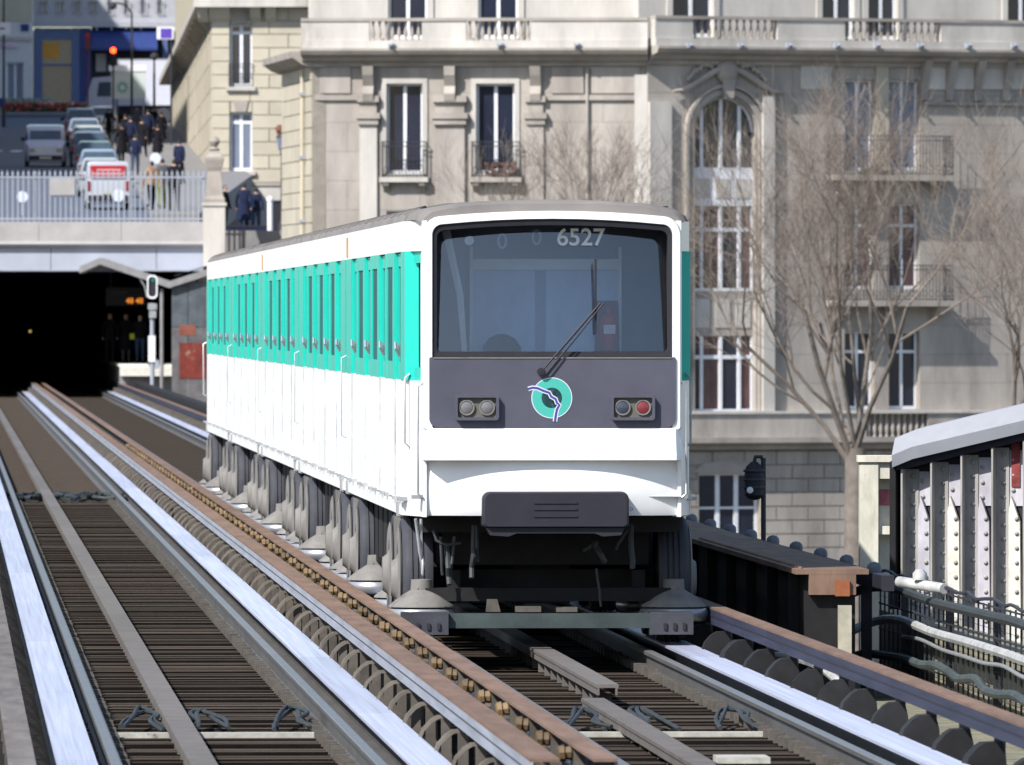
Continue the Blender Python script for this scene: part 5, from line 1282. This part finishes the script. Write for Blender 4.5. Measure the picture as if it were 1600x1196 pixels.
o = thing('white_post', 'short white post beside the low dark barrier', 'post', (XU(422,399), 399, 5.0)); MB().tube([(0,0,0),(0,0,1.55)], .10, 10).build('shaft', M_frame, o); MB().lathe([(.13,1.551),(.13,1.65),(.0001,1.72)], n=10).build('cap', M_frame, o)
bp_ = thing('utility_cabinet', 'dark street cabinet at the foot of the lantern post', 'cabinet', (XU(438,407), 407, 5.45)); MB().box(-.35,.35,-.2,.2,0,1.15).build('case', M_black, bp_); MB().box(-.38,.38,-.23,.23,1.151,1.2).build('lid', M_black, bp_)

# ------------------------------------------------------------------ bare trees
def tree(label, X, Y, zb0, fork, top, spread, r0, seed, lean=0.0, twigs=1.0, limbs=6):
    rr = random.Random(seed); t = thing('bare_tree', label, 'tree', (X,Y,zb0), 0, 'bare plane trees')
    tm = MB(); cm = MB()
    H = fork-zb0
    tm.tube([(0,0,0),(.05,0,H*.3),(lean*.5,0,H*.7),(lean,0,H)], [r0*1.25,r0*1.02,r0*.92,r0*.85], 10)
    tot = top-fork
    def grow(p, d, L, r, lv):
        n = 3 if lv < 3 else 2; pts = [p]; rs = [r]; dd = d.copy()
        for i in range(n):
            dd = (dd + Vector((rr.uniform(-.22,.22),rr.uniform(-.22,.22),rr.uniform(-.04,.20)))).normalized()
            p = p + dd*L/n; pts.append(p); rs.append(max(r*(1-.4*(i+1)/n), .0032))
        (tm if lv == 0 else cm).tube(pts, rs, 6 if lv < 2 else 4 if lv < 3 else 3, False)
        if lv >= 5 or p.z > tot*1.12 + H: return
        k = [4,4,4,4,int(4*twigs)][lv]
        for i in range(k):
            f = rr.uniform(.35,1.0) if i else 1.0; q = min(int(f*n), n-1); ff = f*n-q
            bp = pts[q].lerp(pts[q+1], ff); az = rr.uniform(0,6.283); an = rr.uniform(.35,.85)
            ax = dd.orthogonal().normalized(); ax = Matrix.Rotation(az, 3, dd) @ ax
            nd = (Matrix.Rotation(an, 3, ax) @ dd); nd = (nd + Vector((0,0,.16))).normalized()
            grow(bp, nd, L*rr.uniform(.50,.78), max(rs[q]*.54, .0036), lv+1)
    for i in range(limbs):
        a = 2*math.pi*i/limbs + rr.uniform(-.3,.3); tilt = rr.uniform(.35,.95) if i else .12
        d = Vector((math.cos(a)*math.sin(tilt)*spread, math.sin(a)*math.sin(tilt)*spread*.8, math.cos(tilt))).normalized()
        grow(Vector((lean,0,H-rr.uniform(0,.9 if i else 0))), d, tot*rr.uniform(.42,.58), r0*rr.uniform(.20,.32), 0)
    tm.build('trunk', M_bark, t, smooth=True); cm.build('crown', M_twig, t)
    return t
tree('large bare tree standing in front of the corner building', XU(1337,300), 300, -9, ZV(700,300), ZV(195,300), 1.15, .34, 11, .0, 1.0, 7)
tree('bare tree whose twigs show just above the train roof', XU(935,330), 330, -9, ZV(520,330), ZV(235,330), .75, .24, 23, .0, 1.2, 6)
tree('bare tree with fine twigs at the right edge behind the riveted girder', XU(1590,285), 285, -9, ZV(700,285), ZV(270,285), .6, .24, 31, .0, .75, 4)

# ------------------------------------------------------------------ right side of the viaduct
# parapet girder
M_pier0 = mat('end_block_stone', (.40,.37,.29), .9, var=.3, scale=6)
pg = tframe('side_girder', 'dark steel side girder with brown top and orange end plate right of the train', 'girder', 2.15, 88.2, 0)
MB().box(-.16,.20,.06,120,-.5,.535).build('web', M_under, pg); 
for i in range(9): MB().box(-.26,.30,i*12+(0 if i else .0),i*12+11.98,.536,.575).build('top_flange', M_brown, pg)
m = MB()
for i in range(40): 
    for x in (-.21,): m.lathe([(.02,0),(.018,.012),(.0001,.018)], (x, .2+i*.30, .576), 'z', 6)
o = m.build('rivets', M_brown, pg); o['kind'] = 'stuff'
for i in range(40): MB().box(-.24,-.1605,1+i*2.4,1.08+i*2.4,-.5,.535).build('stiffener', M_under, pg)
MB().box(-.16,.20,-.02,.055,.38,.535).build('end_plate', M_brown, pg); MB().box(.04,.15,-.05,-.021,.37,.49).build('orange_plate', mat('orange_paint', (.26,.085,.035), .6, var=.3, scale=8), pg)
MB().box(.06,.16,-.10,-.021,-.1,.30).build('end_block', M_pier0, pg)
dome = MB().lathe([(.055,-.05),(.058,.0),(.054,.025),(.035,.045),(.0001,.055)], n=14).mesh('dome_cap', mat('blue_grey_cap', (.12,.135,.165), .5, var=.2), True)
cr_ = tframe('capped_rail', 'dark rail carrying blue grey domed caps along the side girder', 'rail', 2.62, 88.5, 0)
MB().box(-.05,.05,0,60,.40,.52).build('rail_bar', M_black, cr_)
for i in range(14): link('dome_cap', dome, cr_, (0, 1.3+i*2.75, .545))
for i in range(8): MB().box(-.04,.04,2+i*7,2.1+i*7,-.5,.399).build('rail_post', M_black, cr_)
wj = tframe('white_pipe_joint', 'white capped pipe joint next to the pale pier', 'pipe', 2.66, 87.0, 0)
MB().tube([(-.05,.3,.50),(.24,-.3,.46)], .042, 10).build('pipe', M_pipe, wj, smooth=True); MB().lathe([(.055,-.02),(.055,.03),(.03,.06),(.0001,.065)], (.08,0,.54), 'z', 12).build('cap', M_pipe, wj, smooth=True)
# lamp-like signal standing on it
Yg = 101.0
bs = thing('signal_lamp', 'black signal lamp on a thin post right of the train', 'signal', (XU(1184,Yg), Yg, .3))
q = lambda v: ZV(v,Yg)-.3
MB().tube([(.05,0,0),(.05,0,q(716))], .022, 8).build('post', M_iron, bs)
MB().lathe([(.0001,q(782)),(.05,q(780)),(.085,q(774)),(.09,q(745)),(.075,q(730)),(.03,q(722)),(.0001,q(721))], (-.03,0,0), 'z', 12).build('lamp_body', M_black, bs, smooth=True)
for v in (738,752,764): MB().lathe([(.093,q(v)),(.098,q(v)+.012),(.093,q(v)+.024)], (-.03,0,0), 'z', 12).build('lamp_band', M_iron, bs)
MB().tube([(-.03,0,q(722)),(-.02,0,q(714)),(.03,0,q(714)),(.05,0,q(722))], .02, 6).build('hood_loop', M_iron, bs)
MB().lathe([(.03,0),(.028,-.02),(.0001,-.025)], (-.07,-.095,q(766)), 'y', 10).build('glint', M_frame, bs)
# pale pier with recessed panel
Yq = 97.5
pr = thing('pale_pier', 'weathered pale stone pier with recessed panel behind the riveted girder', 'pier', (XU(1372,Yq), Yq, -.5))
q = lambda v: ZV(v,Yq)+.5; x0,x1 = XU(1343,Yq)-pr.location.x, XU(1425,Yq)-pr.location.x
M_pier = mat('weathered_pier', (.62,.59,.49), .9, var=.3, scale=6, col2=(.22,.2,.16), patch=-.05, pscale=4, stretch=(1,1,.4))
MB().box(x0,x0+.155,-.12,.25,0,q(722)).build('jamb', M_pier, pr); MB().box(x0-.02,x1,-.14,.27,q(721.9),q(712)).build('cap', M_pier, pr)
MB().box(x0+.156,x1,-.10,.25,q(748),q(722.2)).build('lintel', M_pier, pr); MB().box(x0+.156,x1,.03,.25,0,q(748.1)).build('recess', M_pier, pr)
MB().box(x0+.156,x1,-.08,.029,q(835),q(822)).build('shelf', M_pier, pr)
MB().box(x0+.17,x1,.022,.0295,q(790),q(765)).build('pink_stain', mat('pink_graffiti', (.45,.14,.17), .8, var=.4, scale=10), pr)
# riveted plate girder end with white coping
Yr = 95.0
rgx = XU(1408,Yr)
rg_ = thing('riveted_girder', 'riveted steel girder panel with white coping and graffiti at the right edge', 'girder', (rgx, Yr, -.6), R(-14))
M_gird = mat('girder_grey', (.34,.325,.305), .7, var=.35, scale=6, stretch=(1,1,.3), col2=(.20,.15,.11), patch=-.05, pscale=4); M_panelp = mat('girder_panel_paint', (.47,.455,.50), .7, var=.35, scale=5, stretch=(1,1,.4), col2=(.30,.28,.44), patch=.1, pscale=1.6)
def gx(u): return (XU(u,Yr)-rgx)
def gz(v): return ZV(v,Yr)+.6
slope = lambda x: gz(716) + x*.235
XE = gx(1760)
MB().add([(0,-.03,0),(XE,-.03,0),(XE,-.03,slope(XE)),(0,-.03,slope(0)),(0,.03,0),(XE,.03,0),(XE,.03,slope(XE)),(0,.03,slope(0))],[(0,1,2,3),(4,5,6,7),(0,1,5,4),(1,2,6,5),(2,3,7,6),(3,0,4,7)]).build('back_plate', M_black, rg_)
MB().add([(-.05,-.22,0),(.0,-.22,0),(0,-.22,slope(0)),(-.05,-.22,slope(0)-.03),(-.05,.1,0),(0,.1,0),(0,.1,slope(0)),(-.05,.1,slope(0)-.03)],[(0,1,2,3),(4,5,6,7),(0,1,5,4),(1,2,6,5),(2,3,7,6),(3,0,4,7)]).build('end_flange', M_under, rg_)
# coping
cpv = []
for (y,dz) in ((-.26,-.04),(-.28,.06),(-.15,.20),(.18,.22),(.2,-.04)): cpv.append((y,dz))
MB().loft([[(x,y,slope(x)+dz+(.0 if x > .1 else -.03)) for y,dz in cpv] for x in (-.02,.15,.5,1.0,XE)]).build('coping', mat('grey_coping', (.27,.28,.31), .7, var=.12), rg_)
MB().loft([[(x,y,slope(x)+dz) for y,dz in ((-.20,-.041),(-.20,-.10),(-.03,-.10),(-.03,-.041))] for x in (0.002,XE)]).build('top_angle', M_black, rg_)
riv = MB().lathe([(.019,0),(.017,-.009),(.009,-.016),(.0001,-.017)], axis='y', n=8).mesh('rivet', M_gird, True)
ribs = [1424,1471,1519,1568,1618,1668]
for i, u in enumerate(ribs):
    x = gx(u); zt4 = slope(x)-.11
    MB().box(x-.045,x-.03,-.20,-.031,0,zt4).build('rib', M_gird, rg_); o = MB().box(x-.029,x+.075,-.055,-.0305,0,zt4).build('rib_flange', M_gird, rg_)
    z = zt4-.06
    while z > .45: link('rivet', riv, rg_, (x+.03,-.0555,z)); z -= .115
    # lighter panel with a cut-away lower slot and a leaning gusset
    xn = gx(u+47)
    MB().box(x+.077,xn-.047,-.045,-.0308,gz(790),zt4-.02).build('panel', M_panelp, rg_)
    z = zt4-.1
    while z > gz(790): link('rivet', riv, rg_, (x+.11,-.0455,z)); z -= .125
    MB().prism([(x+.08,0),(x+.08,gz(800)),(x+.10,gz(775)),(xn-.075,gz(815)),(xn-.06,0)], -.10, -.046, 'y').build('gusset', M_wpaint if i%2 else M_panelp, rg_)
    z = gz(810)
    while z > .45: link('rivet', riv, rg_, (xn-.10,-.101,z)); z -= .12
MB().box(gx(1571)+.08,gx(1571)+.15,-.06,-.0456,gz(760),gz(690)).build('red_graffiti', mat('faded_red_graffiti', (.25,.05,.05), .8, var=.5, scale=9), rg_)
# mesh fence with cables in front
mf = tframe('mesh_fence', 'dark wire fence carrying cables below the riveted girder', 'fence', 2.92, 0, 0)
pk2 = MB().box(-.007,.007,-.007,.007,-.42,.44).mesh('picket', M_iron)
a = 66.0; i = 0
while a < 93: link('picket', pk2, mf, (0,a,random.uniform(-.02,.02))); a += .42
for z in (.42,.20,.0,-.2,-.38): MB().box(-.006,.006,66,93,z-.006,z+.006).build('fence_rail', M_iron, mf)
m = MB(); z = -.4
while z < .42: m.box(-.0015,.0015,66,93,z-.0015,z+.0015); z += .06
o = m.build('wire_mesh', M_iron, mf); o['kind'] = 'stuff'
for i in range(7): MB().box(.02,.07,67+i*4,67.06+i*4,-.5,.46).build('fence_post', M_iron, mf)
for i, z in enumerate((.46,)):
    pts = [(.0+.02*math.sin(k),66+k*.5,z+.015*math.sin(k*1.7)) for k in range(55)]; MB().tube(pts, .014, 5).build('barbed_strand', M_iron, mf)
wk = structure(MB().box(1.62,3.3,A0,93.5,-.62,-.44).build('walkway', mat('mossy_walkway', (.20,.19,.135), .95, var=.5, scale=5, col2=(.07,.065,.05), patch=.1, pscale=4), None, TW(0,0), TH))
MB().box(3.0,3.25,A0,94,-.439,.12).build('kerb_wall', mat('mossy_kerb', (.27,.25,.18), .95, var=.5, scale=6, col2=(.08,.07,.05), patch=.05, pscale=5, stretch=(1,1,.4)), wk)
def cable(name, label, pts, r, m, sub=8):
    P0 = [Vector(p) for p in pts]; out = []
    for i in range(len(P0)-1):
        a,b,c,d = P0[max(i-1,0)],P0[i],P0[i+1],P0[min(i+2,len(P0)-1)]
        for k in range(sub):
            t = k/sub; out.append(.5*((2*b)+(c-a)*t+(2*a-5*b+4*c-d)*t*t+(3*b-a-3*c+d)*t**3))
    out.append(P0[-1]); base = out[len(out)//2].copy()
    o = MB().tube([p-base for p in out], r, 8).build(name, m, None, tuple(base), smooth=True); tag(o, label, 'cable' if 'pipe' not in name else 'pipe', 'cables along the wire fence'); return o
def cp3(lst, db): 
    out = []
    for u, v, Y in lst: out.append(P(u,v,Y))
    return out
def along(z_of, a0, a1, b, n, wob=0.0, seed=1):
    rr = random.Random(seed); return [TW(b+rr.uniform(-wob,wob), a0+(a1-a0)*i/n, z_of(i/n)+rr.uniform(-wob,wob)) for i in range(n+1)]
cable('black_cable', 'thick black cable hung along the top of the wire fence', along(lambda t: .36, 66, 91, 2.86, 12, .012, 2) + [TW(2.7,92,.33),TW(2.45,92,.18),TW(2.35,91.5,-.1)], .038, M_cable)
cable('white_pipe', 'shiny white pipe bending along the middle of the wire fence', along(lambda t: .13, 66, 90, 2.84, 8, .012, 3) + [TW(2.72,91,.10),TW(2.5,91,.0),TW(2.35,90.5,-.12),TW(2.2,90,-.3)], .036, M_pipe)
cable('dark_wavy_cable', 'dark wavy cable low on the wire fence', along(lambda t: -.14, 66, 90, 2.82, 22, .03, 4) + [TW(2.6,91,-.16),TW(2.4,91,-.3),TW(2.35,90.6,-.44)], .034, mat('greenish_cable', (.06,.075,.075), .6, var=.4))
cable('thin_cable', 'thin grey cable under the shiny white pipe', along(lambda t: .02, 66, 90, 2.87, 14, .02, 5), .015, M_steel)
cable('pale_hose', 'short pale hose lying beside the girder end plate', [TW(1.75,90,-.15),TW(1.9,89,-.12),TW(2.05,88,-.16),TW(2.15,87,-.28),TW(2.2,86.5,-.44)], .035, M_pipe)


# ------------------------------------------------------------------ riverside towers behind the viewer: they stand in the windscreen's reflection
for (x0, x1, yq, hh, lb) in ((-112,-58,-215,104,'grey riverside tower seen only as a reflection in the left of the windscreen'),(52,100,-225,92,'grey riverside tower seen only as a reflection in the right of the windscreen')):
    tw = thing('riverside_tower', lb, 'tower', ((x0+x1)/2, yq, -9), 0, 'riverside towers'); hw_ = (x1-x0)/2
    MB().box(-hw_,hw_,-20,0,0,hh).build('core', M_facade, tw)
    for f in range(int(hh//3.4)-1):
        MB().box(-hw_+.5,hw_-.5,.001,.12,2.2+f*3.4,4.0+f*3.4).build('window_band', M_pane, tw)
    MB().box(-hw_*.4,hw_*.4,-14,-5,hh+.001,hh+5).build('plant_room', M_zinc, tw)
